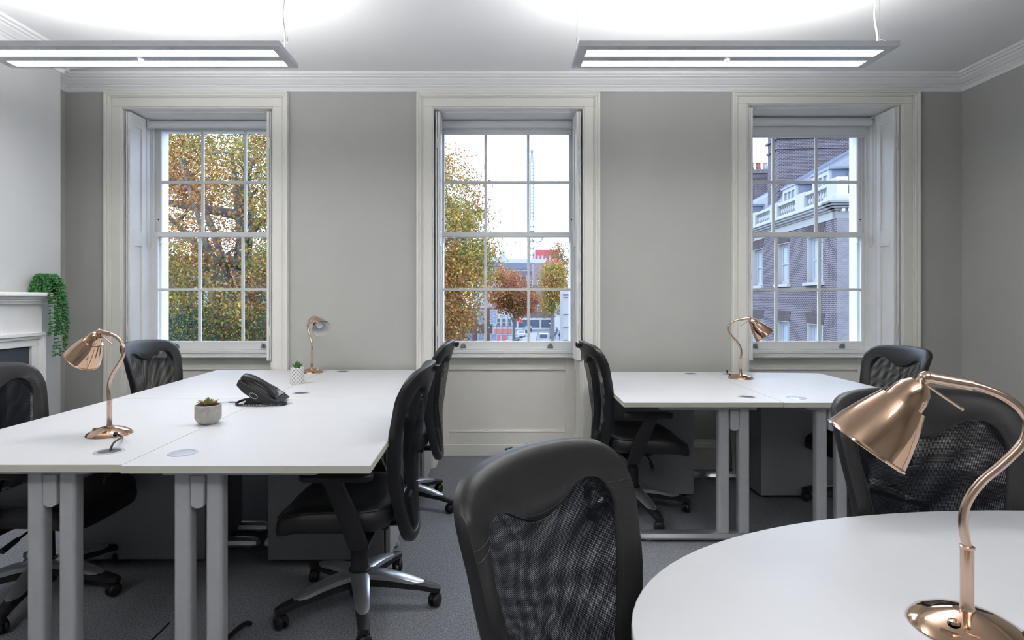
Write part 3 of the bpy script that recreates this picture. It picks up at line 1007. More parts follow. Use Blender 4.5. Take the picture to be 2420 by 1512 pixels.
def make_chair_meshes():
    D = {}
    lo, li = full_loop(OUT), full_loop(INN)
    N = len(lo)
    rows = []
    # cross-section from inner front over the outer edge to the wider back opening: (blend out->in, offset along the back's normal)
    def kb(z):
        u = min(max((z - 0.50) / 0.09, 0), 1)
        return 0.42 + 0.58 * u * u * (3 - 2 * u)
    FR = [(1.0, 0.002), (0.95, 0.009), (0.6, 0.015), (0.2, 0.013), (0.03, 0.006), (0.0, -0.008), (0.02, -0.022)]
    BK = [(0.4, -0.031), (0.9, -0.031), (1.0, -0.027), (1.0, -0.014)]
    for k, n in FR:
        rows.append([back_pt(a[0] * (1 - k) + b[0] * k, a[1] * (1 - k) + b[1] * k, n) for a, b in zip(lo, li)])
    lb = []
    for a, b in zip(lo, li):
        k = kb(a[1])
        lb.append((a[0] * (1 - k) + b[0] * k, a[1] * (1 - k) + b[1] * k))
    for f, n in BK:
        rows.append([back_pt(a[0] * (1 - f) + b[0] * f, a[1] * (1 - f) + b[1] * f, n) for a, b in zip(lo, lb)])
    mb = MB()
    k = len(rows)
    mb.add([q for r_ in rows for q in r_], [(i * N + j, i * N + (j + 1) % N, ((i + 1) % k) * N + (j + 1) % N, ((i + 1) % k) * N + j) for i in range(k) for j in range(N)])
    D['backrest'] = mb.mesh('backrest', ['leather'], True, 60)
    # seams: stitching round the opening and joins across the top corners, lying on the leather
    sm = MB()

    def on_front(j, k):
        for (k0, n0), (k1, n1) in zip(FR, FR[1:]):
            if k1 <= k <= k0:
                n = n0 + (n1 - n0) * (k0 - k) / (k0 - k1)
                break
        a, b = lo[j % N], li[j % N]
        return back_pt(a[0] * (1 - k) + b[0] * k, a[1] * (1 - k) + b[1] * k, n + 0.0002)
    sm.tube([on_front(j, 0.88) for j in range(N + 1)], 0.0008, 5, caps=False)
    for j in (26, 27, N - 26, N - 27):
        sm.tube([on_front(j, k) for k in (0.94, 0.8, 0.7, 0.6, 0.5, 0.4, 0.3, 0.2, 0.12, 0.05)], 0.0008, 5)
    D['seam'] = sm.mesh('seam', ['thread'], True)
    # mesh panel: a front layer in the opening and a wider rear layer
    mp = MB()
    rings = [1.0, 0.8, 0.6, 0.4, 0.2]
    for layer, (loop, n0, bul) in enumerate(((li, 0.004, -0.002), (lb, -0.026, -0.006))):
        vs, uv = [], []
        for s_ in rings:
            for p in loop:
                x, z = p[0] * s_, 0.335 + (p[1] - 0.335) * s_
                vs.append(back_pt(x, z, n0 + bul * (1 - s_ * s_)))
                uv.append((x, z))
        vs.append(back_pt(0, 0.335, n0 + bul))
        uv.append((0, 0.335))
        fs = [(i * N + j, i * N + (j + 1) % N, (i + 1) * N + (j + 1) % N, (i + 1) * N + j) for i in range(len(rings) - 1) for j in range(N)]
        L = len(rings) * N
        fs += [((len(rings) - 1) * N + j, (len(rings) - 1) * N + (j + 1) % N, L) for j in range(N)]
        b0 = len(mp.f)
        mp.add(vs, fs)
        ca, sa = math.cos(R(3 * layer)), math.sin(R(3 * layer))
        for i, f in enumerate(fs):
            mp.uv[b0 + i] = [(uv[q][0] * ca - uv[q][1] * sa, uv[q][0] * sa + uv[q][1] * ca) for q in f]
    D['mesh_panel'] = mp.mesh('mesh_panel', ['chair_mesh_fabric'], True, 60)
    hk = MB()
    p = back_pt(0, 0.706, -0.028)
    hk.box(-0.020, 0.020, p[1] - 0.016, p[1] + 0.004, p[2] - 0.032, p[2] - 0.004)
    hk.box(-0.010, 0.010, p[1] - 0.022, p[1] - 0.014, p[2] - 0.026, p[2] + 0.002)
    D['hanger_clip'] = hk.mesh('hanger_clip', ['black_plastic'])
    # seat cushion
    st = MB()
    n = 40
    rows = []

    def seat_ring(k, z, dz_front=0):
        r_ = []
        for j in range(n):
            a = 2 * PI * j / n
            c, s = math.cos(a), math.sin(a)
            e = 0.45
            x = 0.255 * k * math.copysign(abs(c) ** e, c)
            y = 0.062 + 0.228 * k * math.copysign(abs(s) ** e, s)
            u = max(0, (y - 0.08) / 0.21)
            drop = -0.050 * u * u if z > 0.40 else -0.012 * u * u
            side = 0.012 * (abs(x) / 0.255) ** 2 if z > 0.45 else 0
            r_.append((x, y, z + drop + side))
        return r_
    for kk, z in ((0.0, 0.388), (0.90, 0.388), (0.96, 0.392), (0.99, 0.405), (1.0, 0.425), (0.99, 0.447), (0.955, 0.462), (0.90, 0.470), (0.75, 0.474), (0.5, 0.470), (0.25, 0.468), (0.0, 0.468)):
        rows.append(seat_ring(kk, z))
    st.add([q for r_ in rows for q in r_], [(i * n + j, i * n + (j + 1) % n, (i + 1) * n + (j + 1) % n, (i + 1) * n + j) for i in range(len(rows) - 1) for j in range(n)])
    D['seat'] = st.mesh('seat', ['leather'], True, 60)
    pp = MB()
    rg = seat_ring(0.975, 0.4565)
    pp.tube([(x, y, z + 0.004) for x, y, z in rg] + [(rg[0][0], rg[0][1], rg[0][2] + 0.004)], 0.0022, 5, caps=False)
    D['piping'] = pp.mesh('piping', ['leather'], True)
    # arms
    for s, nm in ((-1, 'armL'), (1, 'armR')):
        ab = MB()
        rows = []
        for y, z, wd, xo in ((-0.060, 0.345, 0.070, 0.262), (-0.045, 0.40, 0.072, 0.275), (-0.02, 0.48, 0.072, 0.282), (0.015, 0.56, 0.068, 0.284), (0.035, 0.606, 0.066, 0.284)):
            rows.append([(s * (xo + dx), y + dy * wd, z) for dx, dy in ((-0.012, -0.5), (0.012, -0.5), (0.017, -0.25), (0.017, 0.25), (0.012, 0.5), (-0.012, 0.5))])
        ab.add([q for r_ in rows for q in r_], [(i * 6 + j, i * 6 + (j + 1) % 6, (i + 1) * 6 + (j + 1) % 6, (i + 1) * 6 + j) for i in range(4) for j in range(6)] + [tuple(range(6))[::-1], tuple(range(24, 30))])
        x0, x1 = sorted((s * 0.10, s * 0.275))
        ab.box(x0, x1, -0.095, -0.025, 0.345, 0.362)
        D[nm] = ab.mesh('armrest', ['black_plastic'], True, 40)
        ap = MB()
        ap.prism(rrect(s * 0.284 - 0.040, s * 0.284 + 0.040, -0.115, 0.150, 0.035), 0.604, 0.628, 'z')
        D[nm + 'pad'] = ap.mesh('arm_pad', ['black_plastic'], True, 40)
    # mechanism and lever
    me = MB()
    me.box(-0.075, 0.075, -0.13, 0.10, 0.335, 0.390)
    me.box(-0.03, 0.03, -0.235, -0.12, 0.335, 0.352)
    me.prism([(-0.235, 0.335), (-0.195, 0.335), (-0.185, 0.46), (-0.215, 0.46)], -0.045, 0.045, 'x')
    D['mechanism'] = me.mesh('mechanism', ['black_plastic'])
    lv = MB()
    lv.tube(smooth_path([(0.07, 0.05, 0.352), (0.16, 0.055, 0.345), (0.22, 0.05, 0.33)], 4), 0.005, 8)
    lv.tube([(0.205, 0.052, 0.335), (0.27, 0.045, 0.315)], [0.010, 0.012], 8)
    D['lever'] = lv.mesh('lever', ['black_plastic'], True)
    gc = MB()
    gc.lathe([(0.0, 0.05), (0.040, 0.05), (0.046, 0.142), (0.044, 0.150), (0.036, 0.153), (0.034, 0.262), (0.029, 0.266), (0.029, 0.273), (0.024, 0.275), (0.024, 0.345), (0, 0.345)], 24)
    D['gas_column'] = gc.mesh('gas_column', ['black_plastic'], True)
    # star base arm along +X
    am, un = MB(), MB()

    def arm_rows(prof):
        rows = []
        for x, w_, zt, th in prof:
            rows.append([(x, -w_, zt - th), (x, -w_, zt - th * 0.25), (x, -w_ * 0.62, zt), (x, w_ * 0.62, zt), (x, w_, zt - th * 0.25), (x, w_, zt - th)])
        return rows

    def skin(mb, rows):
        k = len(rows)
        mb.add([q for r_ in rows for q in r_], [(i * 6 + j, i * 6 + (j + 1) % 6, (i + 1) * 6 + (j + 1) % 6, (i + 1) * 6 + j) for i in range(k - 1) for j in range(6)] + [tuple(range(6))[::-1], tuple((k - 1) * 6 + j for j in range(6))])
    skin(am, arm_rows([(0.012, 0.030, 0.147, 0.026), (0.05, 0.036, 0.147, 0.026), (0.10, 0.034, 0.143, 0.025), (0.16, 0.030, 0.132, 0.022), (0.21, 0.027, 0.119, 0.019), (0.245, 0.022, 0.108, 0.014), (0.266, 0.010, 0.1030, 0.006)]))
    D['base_arm'] = am.mesh('base_arm', ['silver_gloss'], True, 40)
    skin(un, arm_rows([(0.012, 0.026, 0.124, 0.036), (0.06, 0.028, 0.124, 0.036), (0.12, 0.026, 0.118, 0.032), (0.20, 0.026, 0.105, 0.026), (0.235, 0.0255, 0.104, 0.027), (0.27, 0.024, 0.099, 0.027), (0.315, 0.022, 0.088, 0.024), (0.334, 0.014, 0.082, 0.020)]))
    D['arm_tip'] = un.mesh('arm_tip', ['black_plastic'], True, 40)
    cs = MB()
    for s in (-1, 1):
        M = Matrix.Translation((0.0, s * 0.009, 0.028)) @ Matrix.Rotation(-s * PI / 2, 4, 'X')
        cs.lathe([(0.0, 0.014), (0.012, 0.0145), (0.022, 0.012), (0.0275, 0.006), (0.028, 0.0), (0.027, -0.004), (0, -0.004)], 20, 0, M)
    cs.prism([(-0.024, 0.036), (-0.020, 0.056), (0.0, 0.063), (0.018, 0.063), (0.022, 0.05), (0.010, 0.040), (0.0, 0.030), (-0.012, 0.030)], -0.006, 0.006, 'y')
    cs.lathe([(0.013, 0.045), (0.014, 0.066), (0.009, 0.068), (0.009, 0.080), (0, 0.08)], 12, 0, Matrix.Translation((0.010, 0, 0)))
    D['caster'] = cs.mesh('caster', ['black_plastic'], True, 40)
    return D


CM = make_chair_meshes()


def make_chair(label, x, y, rz, lift=0.0, star=0.0, group='black mesh-back swivel chairs'):
    t = thing('swivel_chair', label, 'chair', (x, y, 0), rz, group)
    up = (0, 0, lift)
    bk = link('backrest', CM['backrest'], t, up)
    bk['label'] = 'black leather backrest frame'
    link('mesh_panel', CM['mesh_panel'], bk)
    link('seam', CM['seam'], bk)
    link('hanger_clip', CM['hanger_clip'], bk, bevel=0.004)
    st = link('seat', CM['seat'], t, up)
    link('piping', CM['piping'], st)
    for nm in ('armL', 'armR'):
        a = link('armrest', CM[nm], t, up)
        link('arm_pad', CM[nm + 'pad'], a, bevel=0.006)
    link('mechanism', CM['mechanism'], t, up, bevel=0.006)
    link('lever', CM['lever'], t, up)
    link('gas_column', CM['gas_column'], t)
    for k in range(5):
        a = link('base_arm', CM['base_arm'], t, rot=(0, 0, R(star + 72 * k) - rz))
        a['label'] = 'silver star-base arm'
        link('arm_tip', CM['arm_tip'], a)
        link('caster', CM['caster'], a, (0.312, 0, 0), (0, 0, random.uniform(-1.4, 1.4)))
    return t


make_chair('black swivel chair pulled up to the nearest desk, whole silver star base in view', -0.55, 2.355, R(90), 0.0, -2)
make_chair('black swivel chair at the wall desk between the windows, only its back in view', -0.545, 3.47, R(90), 0.01, -20)
make_chair('black swivel chair in front of the autumn-tree window, its mesh back facing the camera', -2.02, 3.72, R(-97), -0.01, 10)
make_chair('black swivel chair cut by the frame edge in front of the fireplace', -1.92, 2.45, R(-90), -0.02, -5)
make_chair('black swivel chair at the end of the middle window, under its shutter', 0.83, 3.40, R(-90), 0.01, -5)
make_chair('black swivel chair beyond the desk under the brick-terrace window', 2.26, 3.50, R(95), -0.03, 25)
make_chair('large black mesh-back chair closest to the camera, turned to the oval table', 0.068 + 0.285 * 0.746, 1.105 - 0.285 * 0.667, R(-131.8), -0.028, 12)
make_chair('black mesh-back chair facing the camera across the oval table, behind the large copper lamp', 1.130, 1.262, R(180), 0.020, 40)


# ------------------------------------------------------------------ copper lamps (arm bows to +X, shade to -X)
def make_lamp_meshes():
    D = {}
    D['base'] = MB().lathe([(0.0, 0.0), (0.077, 0.0), (0.079, 0.003), (0.074, 0.010), (0.061, 0.018), (0.042, 0.026), (0.022, 0.031), (0.012, 0.033), (0.0, 0.033)], 48).mesh('base', ['copper'], True, 50)
    D['stem'] = MB().lathe([(0.011, 0.031), (0.0105, 0.036), (0.0090, 0.040), (0.0090, 0.128), (0.0102, 0.129), (0.0102, 0.133), (0.007, 0.134)], 20).mesh('stem', ['copper_satin'], True, 50)
    neck = smooth_path([(0, 0, 0.130), (-0.005, 0, 0.165), (-0.001, 0, 0.200), (0.018, 0, 0.236), (0.046, 0, 0.268), (0.070, 0, 0.301), (0.077, 0, 0.330), (0.069, 0, 0.353), (0.048, 0, 0.372), (0.020, 0, 0.385), (-0.004, 0, 0.391)], 6)
    D['gooseneck'] = MB().tube(neck, 0.0066, 12).mesh('gooseneck', ['copper_satin'], True, 50)
    sl = MB().tube([(0.006, 0, 0.3885), (-0.052, 0, 0.3985)], 0.0092, 16)
    sl.ball((-0.055, 0, 0.398), 0.0105, 12, 8)
    sl.tube([(-0.055, 0, 0.398), (-0.064, 0, 0.388)], 0.0085, 12)
    D['sleeve'] = sl.mesh('sleeve', ['copper_satin'], True, 50)
    ax = Vector((-0.58, 0, -0.815)).normalized()
    M = Matrix.Translation((-0.061, 0, 0.391)) @ Vector((0, 0, 1)).rotation_difference(ax).to_matrix().to_4x4()
    cap = [(0.006, 0.0), (0.016, 0.004), (0.0235, 0.014), (0.0275, 0.028), (0.0295, 0.044), (0.0305, 0.046)]
    bell = [(0.0305, 0.046), (0.0355, 0.044), (0.0365, 0.047), (0.0425, 0.062), (0.050, 0.082), (0.058, 0.108), (0.0635, 0.132), (0.0655, 0.134), (0.0655, 0.137), (0.0635, 0.138)]
    D['shade'] = MB().lathe(cap + bell[1:], 40, 0, M).mesh('shade', ['copper'], True, 30)
    D['lining'] = MB().lathe([(0.0630, 0.1375), (0.0615, 0.131), (0.056, 0.108), (0.048, 0.082), (0.0405, 0.062), (0.034, 0.049), (0.012, 0.046)], 40, 0, M).mesh('shade_lining', ['shade_white'], True, 50)
    bl = MB().lathe([(0.012, 0.045), (0.012, 0.062), (0.014, 0.068), (0.021, 0.084), (0.0225, 0.096), (0.019, 0.108), (0.010, 0.116), (0.0, 0.118)], 20, 0, M)
    D['bulb'] = bl.mesh('bulb', ['bulb_glass'], True, 50)
    rd = MB().tube([(-0.056, 0.004, 0.388), (-0.002, 0.012, 0.348)], 0.0022, 8)
    rd.ball((-0.002, 0.012, 0.348), 0.003, 8, 6)
    D['tension_rod'] = rd.mesh('tension_rod', ['copper_satin'], True)
    D['screw'] = MB().lathe([(0, 0.036), (0.008, 0.034), (0.009, 0.030)], 14, 0, Matrix.Translation((-0.03, -0.035, -0.006))).mesh('screw_cap', ['copper'], True)
    return D


LM = make_lamp_meshes()


def make_lamp(label, x, y, rz, cable, tilt=0):
    t = thing('desk_lamp', label, 'lamp', (x, y, ZD), rz, 'copper gooseneck desk lamps')
    link('base', LM['base'], t)
    link('stem', LM['stem'], t)
    link('gooseneck', LM['gooseneck'], t)
    link('sleeve', LM['sleeve'], t)
    link('tension_rod', LM['tension_rod'], t)
    link('switch_cap', LM['screw'], t)
    piv = Vector((-0.058, 0, 0.394))
    so = link('shade', LM['shade'], t)
    so.location = piv - Matrix.Rotation(tilt, 3, 'Y') @ piv
    so.rotation_euler = (0, tilt, 0)
    link('shade_lining', LM['lining'], so)['label'] = 'white inner lining'
    link('bulb', LM['bulb'], so)
    Mi = Matrix.Rotation(-rz, 3, 'Z')
    pts = [Mi @ (Vector(p) - Vector((x, y, ZD))) for p in cable]
    d = MB().tube(smooth_path(pts, 6), 0.0035, 8)
    d.ball(pts[0], (0.010, 0.007, 0.006), 10, 6)
    d.build('power_cable', 'cable_black', t, smooth=True)


make_lamp('copper lamp bending over the desk by the fireplace, shade towards the mantel', -1.487, 2.215, R(-20),
          [(-1.43, 2.165, ZD + 0.016), (-1.385, 2.135, ZD + 0.008), (-1.345, 2.06, ZD + 0.022), (-1.325, 1.99, ZD + 0.018), (-1.325, 1.965, ZD - 0.03)], tilt=0.08)
make_lamp('copper lamp whose white shade lining and bulb face the camera, against the grey wall', -1.29, 4.07, R(128),
          [(-1.35, 4.12, ZD + 0.01), (-1.37, 4.13, ZD + 0.006), (-1.345, 4.10, ZD + 0.005)], tilt=0.38)
make_lamp('copper lamp in front of the brick-terrace window, arm bent back and shade towards the glass', 1.634, 3.77, R(165),
          [(1.60, 3.845, ZD + 0.012), (1.592, 3.875, ZD + 0.020), (1.60, 3.915, ZD + 0.034), (1.625, 3.955, ZD + 0.020), (1.632, 3.975, ZD - 0.03)], tilt=0.06)
make_lamp('large copper lamp on the oval meeting table, closest to the camera', 0.752, 0.906, R(-19),
          [(0.820, 0.872, ZD + 0.012), (0.852, 0.862, ZD + 0.008), (0.93, 0.87, ZD + 0.005), (1.10, 0.86, ZD + 0.005), (1.3, 0.80, ZD + 0.005)])


# ------------------------------------------------------------------ succulents
def leaf_mesh(L, wd, th, tip, curl, mats):
    rows = []
    for k in range(7):
        u = k / 6
        w_ = wd * math.sin(PI * min(1, 0.12 + u * 0.88)) ** 0.7 * (1 if u < 0.6 else (1 - ((u - 0.6) / 0.4) ** 2 * tip))
        y = L * u
        z = curl * u * u
        rows.append([(-w_, y, z + w_ * 0.35), (-w_ * 0.5, y, z - th * (1 - u)), (0, y, z - th * (1 - u) * 1.3), (w_ * 0.5, y, z - th * (1 - u)), (w_, y, z + w_ * 0.35), (0, y, z + th * (1 - u) * 0.5)])
    mb = MB()
    mb.add([q for r_ in rows for q in r_], [(i * 6 + j, i * 6 + (j + 1) % 6, (i + 1) * 6 + (j + 1) % 6, (i + 1) * 6 + j) for i in range(6) for j in range(6)])
    return mb.mesh('leaf', mats, True, 60)


p1 = thing('potted_succulent', 'pink-edged rosette succulent in a ribbed grey concrete pot', 'plant', (-1.199, 2.405, ZD))
pr = [(0.0, 0.0), (0.030, 0.0), (0.038, 0.004), (0.047, 0.016), (0.050, 0.026)]
for k in range(12):
    z = 0.027 + k * 0.0042
    pr += [(0.0518, z), (0.0518, z + 0.0026), (0.0504, z + 0.0034)]
pr += [(0.0520, 0.079), (0.050, 0.081), (0.047, 0.080), (0.046, 0.070), (0.0, 0.070)]
MB().lathe(pr, 40).build('pot', 'concrete_pot', p1, smooth=True, angle=50)
MB().lathe([(0, 0.075), (0.03, 0.074), (0.0465, 0.071)], 24).build('soil', 'soil', p1)
lg, lp = leaf_mesh(0.030, 0.009, 0.004, 0.9, 0.010, ['succulent_green']), leaf_mesh(0.050, 0.013, 0.005, 0.9, 0.010, ['succulent_pink'])
for k in range(11):
    link('leaf', lp, p1, (0, 0, 0.074), (R(14 + 8 * (k % 2)), 0, 2 * PI * k / 11))
for k in range(8):
    link('leaf', lg, p1, (0, 0, 0.078), (R(38), 0, 2 * PI * k / 8 + 0.3))
for k in range(5):
    link('leaf', lg, p1, (0, 0, 0.080), (R(66), 0, 2 * PI * k / 5))

p2 = thing('potted_succulent', 'dark green succulent in a white pot with a grey trellis print', 'plant', (-1.213, 3.54, ZD))
MB().lathe([(0.041, 0.001), (0.041, 0.098)], 40, uv=True).build('pot', 'trellis_print', p2, smooth=True)
MB().lathe([(0.0, 0.0), (0.039, 0.0), (0.041, 0.0012)], 40).build('pot_foot', 'white_paint', p2)
MB().lathe([(0.041, 0.098), (0.040, 0.100), (0.037, 0.100), (0.036, 0.088), (0, 0.088)], 40).build('pot_rim', 'white_paint', p2, smooth=True)
ld = leaf_mesh(0.050, 0.010, 0.005, 0.95, 0.004, ['succulent_dark'])
for k in range(8):
    link('leaf', ld, p2, (0, 0, 0.089), (R(42), 0, 2 * PI * k / 8))
for k in range(6):
    link('leaf', ld, p2, (0, 0, 0.090), (R(66), 0, 2 * PI * k / 6 + 0.4))
for k in range(3):
    link('leaf', ld, p2, (0, 0, 0.092), (R(84), 0, 2 * PI * k / 3))

# ------------------------------------------------------------------ desk phone (faces +X)
ph = thing('desk_phone', 'black office desk phone with curly cord on the white desks', 'telephone', (-1.150, 2.90, ZD))
hull = [(-0.118, 0.098), (-0.105, 0.128), (0.070, 0.030), (0.092, 0.014), (0.078, 0.004), (0.030, 0.004), (-0.030, 0.024), (-0.085, 0.062)]
body = MB().prism(hull, -0.085, 0.085, 'y').build('body', 'phone_black', ph, bevel=0.006)
MB().prism([(-0.095, 0.0), (0.010, 0.0), (0.030, 0.022), (-0.045, 0.040), (-0.070, 0.030)], -0.060, 0.060, 'y').build('stand', 'phone_black', ph, bevel=0.004)
fa = math.atan2(0.030 - 0.128, 0.175)
ux_, uz_ = math.cos(fa), math.sin(fa)


def face_pt(u, h):
    return (-0.105 + u * ux_ - h * uz_, 0.128 + u * uz_ + h * ux_)


def face_box(mb, u0, u1, y0, y1, h0, h1, m=0):
    q = [face_pt(u0, h0), face_pt(u1, h0), face_pt(u1, h1), face_pt(u0, h1)]
    mb.prism(q, y0, y1, 'y', m)
    return mb


face_box(MB(), 0.004, 0.196, -0.018, 0.080, 0.0, 0.004).build('face_plate', 'phone_grey', ph, bevel=0.001)
face_box(MB(), 0.118, 0.165, -0.012, 0.030, 0.004, 0.006).build('screen', 'lcd', ph)
face_box(MB(), 0.168, 0.194, -0.016, 0.060, 0.004, 0.006).build('silver_strip', 'phone_silver', ph, bevel=0.001)
for i_ in range(4):
    for j_ in range(3):
        face_box(MB(), 0.018 + i_ * 0.022, 0.033 + i_ * 0.022, -0.010 + j_ * 0.020, 0.004 + j_ * 0.020, 0.004, 0.008).build('key', 'phone_silver' if i_ == 0 else 'phone_black', ph, bevel=0.001, seg=1)
for i_ in range(8):
    face_box(MB(), 0.015 + i_ * 0.018, 0.027 + i_ * 0.018, 0.060, 0.076, 0.004, 0.008).build('key', 'phone_black', ph, bevel=0.001, seg=1)
hs = MB()
rows = []
for u, h, th, wd in ((0.002, 0.012, 0.008, 0.020), (0.010, 0.020, 0.016, 0.024), (0.040, 0.025, 0.017, 0.024), (0.062, 0.034, 0.010, 0.019), (0.100, 0.040, 0.009, 0.017), (0.140, 0.034, 0.010, 0.019), (0.162, 0.024, 0.016, 0.024), (0.195, 0.016, 0.014, 0.024), (0.204, 0.010, 0.006, 0.020)):
    rr_ = []
    for a, b in ((-1, -0.6), (-0.6, -1), (0.6, -1), (1, -0.6), (1, 0.5), (0.5, 1), (-0.5, 1), (-1, 0.5)):
        x_, z_ = face_pt(u, h + b * th * 1.25)
        rr_.append((x_, -0.060 + a * wd * 1.12, z_))
    rows.append(rr_)
hs.add([q for r_ in rows for q in r_], [(i * 8 + j, (i + 1) * 8 + j, (i + 1) * 8 + (j + 1) % 8, i * 8 + (j + 1) % 8) for i in range(8) for j in range(8)] + [tuple(range(8)), tuple(range(64, 72))[::-1]])
ho_ = hs.build('handset', 'phone_black', ph, smooth=True, angle=50, sub=1)
for k in range(7):
    x_, z_ = face_pt(0.010 + k * 0.008, 0.0335 + k * 0.0012)
    MB().tube([(x_, -0.074, z_), (x_, -0.046, z_)], 0.0022, 6).build('grip_rib', 'phone_black', ho_, smooth=True)
x_, z_ = face_pt(0.105, -0.034)
ring = [(x_ + 0.022 * math.cos(a) * ux_ - 0.011 * math.sin(a) * uz_, -0.0865, z_ + 0.022 * math.cos(a) * uz_ + 0.011 * math.sin(a) * ux_) for a in [2 * PI * k / 24 for k in range(25)]]
MB().tube(ring, 0.0012, 6, caps=False).build('side_emblem', 'steel', ph, smooth=True)
cpath = smooth_path([(0.070, -0.060, 0.016), (0.105, -0.045, 0.008), (0.125, -0.075, 0.007), (0.095, -0.115, 0.007), (0.0, -0.130, 0.007), (-0.095, -0.110, 0.008), (-0.120, -0.060, 0.010), (-0.100, -0.030, 0.018), (-0.055, -0.045, 0.026)], 60)
coil = []
nn = len(cpath)
for i_ in range(nn):
    P = cpath[i_]
    T = (cpath[min(i_ + 1, nn - 1)] - cpath[max(i_ - 1, 0)]).normalized()
    N = T.cross(Vector((0, 0, 1))).normalized()
    B = T.cross(N)
    a = i_ * 1.3
    coil.append(P + (N * math.cos(a) + B * math.sin(a)) * 0.0048)
MB().tube(coil, 0.0019, 5).build('curly_cord', 'cable_black', ph, smooth=True)
MB().tube(smooth_path([(-0.11, 0.0, 0.012), (-0.14, -0.02, 0.004), (-0.17, -0.02, 0.004), (-0.185, -0.02, 0.001)], 5), 0.0022, 6).build('line_cable', 'cable_black', ph, smooth=True)

# floor box and cable bundle under the desks
fb = thing('floor_box', 'carpeted floor-box lid with a black lifting strap below the nearest desk', 'floor box', (-1.10, 2.05, 0))
MB().box(-0.15, 0.15, -0.16, 0.16, 0.0, 0.006).build('lid', 'carpet', fb, bevel=0.002, seg=1)
MB().box(-0.156, -0.150, -0.16, 0.16, 0.0, 0.008).build('frame_edge', 'black_plastic', fb)
MB().tube(smooth_path([(0.10, -0.10, 0.008), (0.13, 0.02, 0.022), (0.155, 0.11, 0.028), (0.165, 0.15, 0.010)], 5), 0.009, 8).build('strap', 'black_plastic', fb, smooth=True)
cbm = MB()
for k in range(4):
    x = -1.36 + 0.012 * k
    cbm.tube(smooth_path([(x, 1.99, 0.704), (x - 0.02 * k, 2.03, 0.64 - 0.012 * k), (x - 0.06, 2.12, 0.63), (x - 0.09, 2.25, 0.655), (x - 0.1, 2.4, 0.61)], 5), 0.004, 6)
tag(cbm.build('cable_bundle', 'cable_black', smooth=True), 'tangle of black cables hanging under the fireplace-side desk', 'cables')

# ------------------------------------------------------------------ outside: ground
ZG = -7.5
structure(MB().box(-80, 110, 4.9, 320, ZG - 1, ZG).build('ground', 'asphalt'), 'grey asphalt street below')
ang = math.atan2(-0.0926, 1.0)
gd = thing('pavement', 'pale paved footways along the street', None, (11.13, 18.5, ZG), ang)
structure(gd)
for x0, x1, y0, y1 in ((-3.0, 0, -3, 160), (-14.5, -11.5, 20, 130)):
    MB().box(x0, x1, y0, y1, 0, 0.12).build('footway', 'paving', gd)
structure(MB().box(-40, -2.2, 8, 40, ZG, ZG + 0.05).build('garden_ground', 'lawn'), 'shaded garden lawn under the trees')


# ------------------------------------------------------------------ outside: brick terrace (local x runs away along the street front, y out over the street)
def wall_with_holes(mb, x0, x1, y0, y1, z0, z1, holes, m=0):
    xsv = sorted({x0, x1, *[h[0] for h in holes], *[h[1] for h in holes]})
    for a, b in zip(xsv, xsv[1:]):
        hs_ = sorted([h for h in holes if h[0] <= a + 1e-6 and h[1] >= b - 1e-6], key=lambda h: h[2])
        z = z0
        for h in hs_:
            if h[2] > z:
                mb.box(a, b, y0, y1, z, h[2], m)
            z = h[3]
        if z < z1:
            mb.box(a, b, y0, y1, z, z1, m)


tr = thing('brick_terrace', 'dark brick terraced house with white balustrade, cornice and slate roof', 'building', (11.13, 18.5, 0), math.atan2(1, 0.0926))
TL = 30.0
cols = [1.5 + 2.7 * k for k in range(10)]
holes = []
for c in cols:
    holes += [(c - 0.58, c + 0.58, 1.84, 3.46), (c - 0.58, c + 0.58, -2.1, 0.375), (c - 0.58, c + 0.58, -6.2, -3.6)]
mb = MB()
wall_with_holes(mb, 0, TL, -0.45, 0, ZG, 3.86, holes)
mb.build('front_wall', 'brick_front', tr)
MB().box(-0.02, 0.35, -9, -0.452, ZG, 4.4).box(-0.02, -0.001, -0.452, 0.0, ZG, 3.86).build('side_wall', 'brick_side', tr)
MB().box(0.35, TL, -9, -8.7, ZG, 4.4).build('rear_wall', 'brick_front', tr)
MB().box(0.35, TL, -8.7, -0.46, 3.4, 3.6).build('attic_floor', 'stucco', tr)
fz = MB()
fz.box(-0.02, TL, -0.45, 0.04, 3.86, 4.12)
fz.box(-0.02, 0.2, -1.0, 0.04, 3.86, 4.12)
fz.build('frieze', 'stucco', tr, bevel=0.01)
cn = MB()
for o, z0, z1 in ((0.10, 4.12, 4.18), (0.22, 4.18, 4.25), (0.32, 4.25, 4.32), (0.40, 4.32, 4.40)):
    cn.box(-o, TL, -0.45, o, z0, z1)
    cn.box(-o, 0.2, -1.3, o, z0, z1)
cn.build('cornice', 'stucco', tr, bevel=0.012, seg=1)
for k in range(5):
    MB().box(-0.16, -0.02, -0.95 + k * 0.19, -0.85 + k * 0.19, 4.07, 4.18).build('dentil', 'stucco', tr)
MB().box(0.0, TL, -0.34, -0.02, 4.40, 4.60).build('plinth', 'stucco', tr, bevel=0.01)
MB().box(0.0, TL, -0.33, -0.03, 5.00, 5.13).build('hand_rail', 'stucco', tr, bevel=0.02)
bal = MB().lathe([(0.055, 4.60), (0.06, 4.64), (0.035, 4.66), (0.05, 4.70), (0.075, 4.77), (0.06, 4.85), (0.032, 4.92), (0.045, 4.96), (0.06, 4.97), (0.06, 5.0)], 10).mesh('baluster', ['stucco'], True)
x = 0.0
first = True
while x < TL - 3:
    wd = 0.67 if first else 0.75
    MB().box(x, x + wd, -0.36, 0.0, 4.40, 5.22 if first else 5.16).build('pedestal', 'stucco', tr, bevel=0.015)
    for k in range(8):
        link('baluster', bal, tr, (x + wd + 0.13 + k * 0.205, -0.18, 0))
    x += wd + 1.70
    first = False
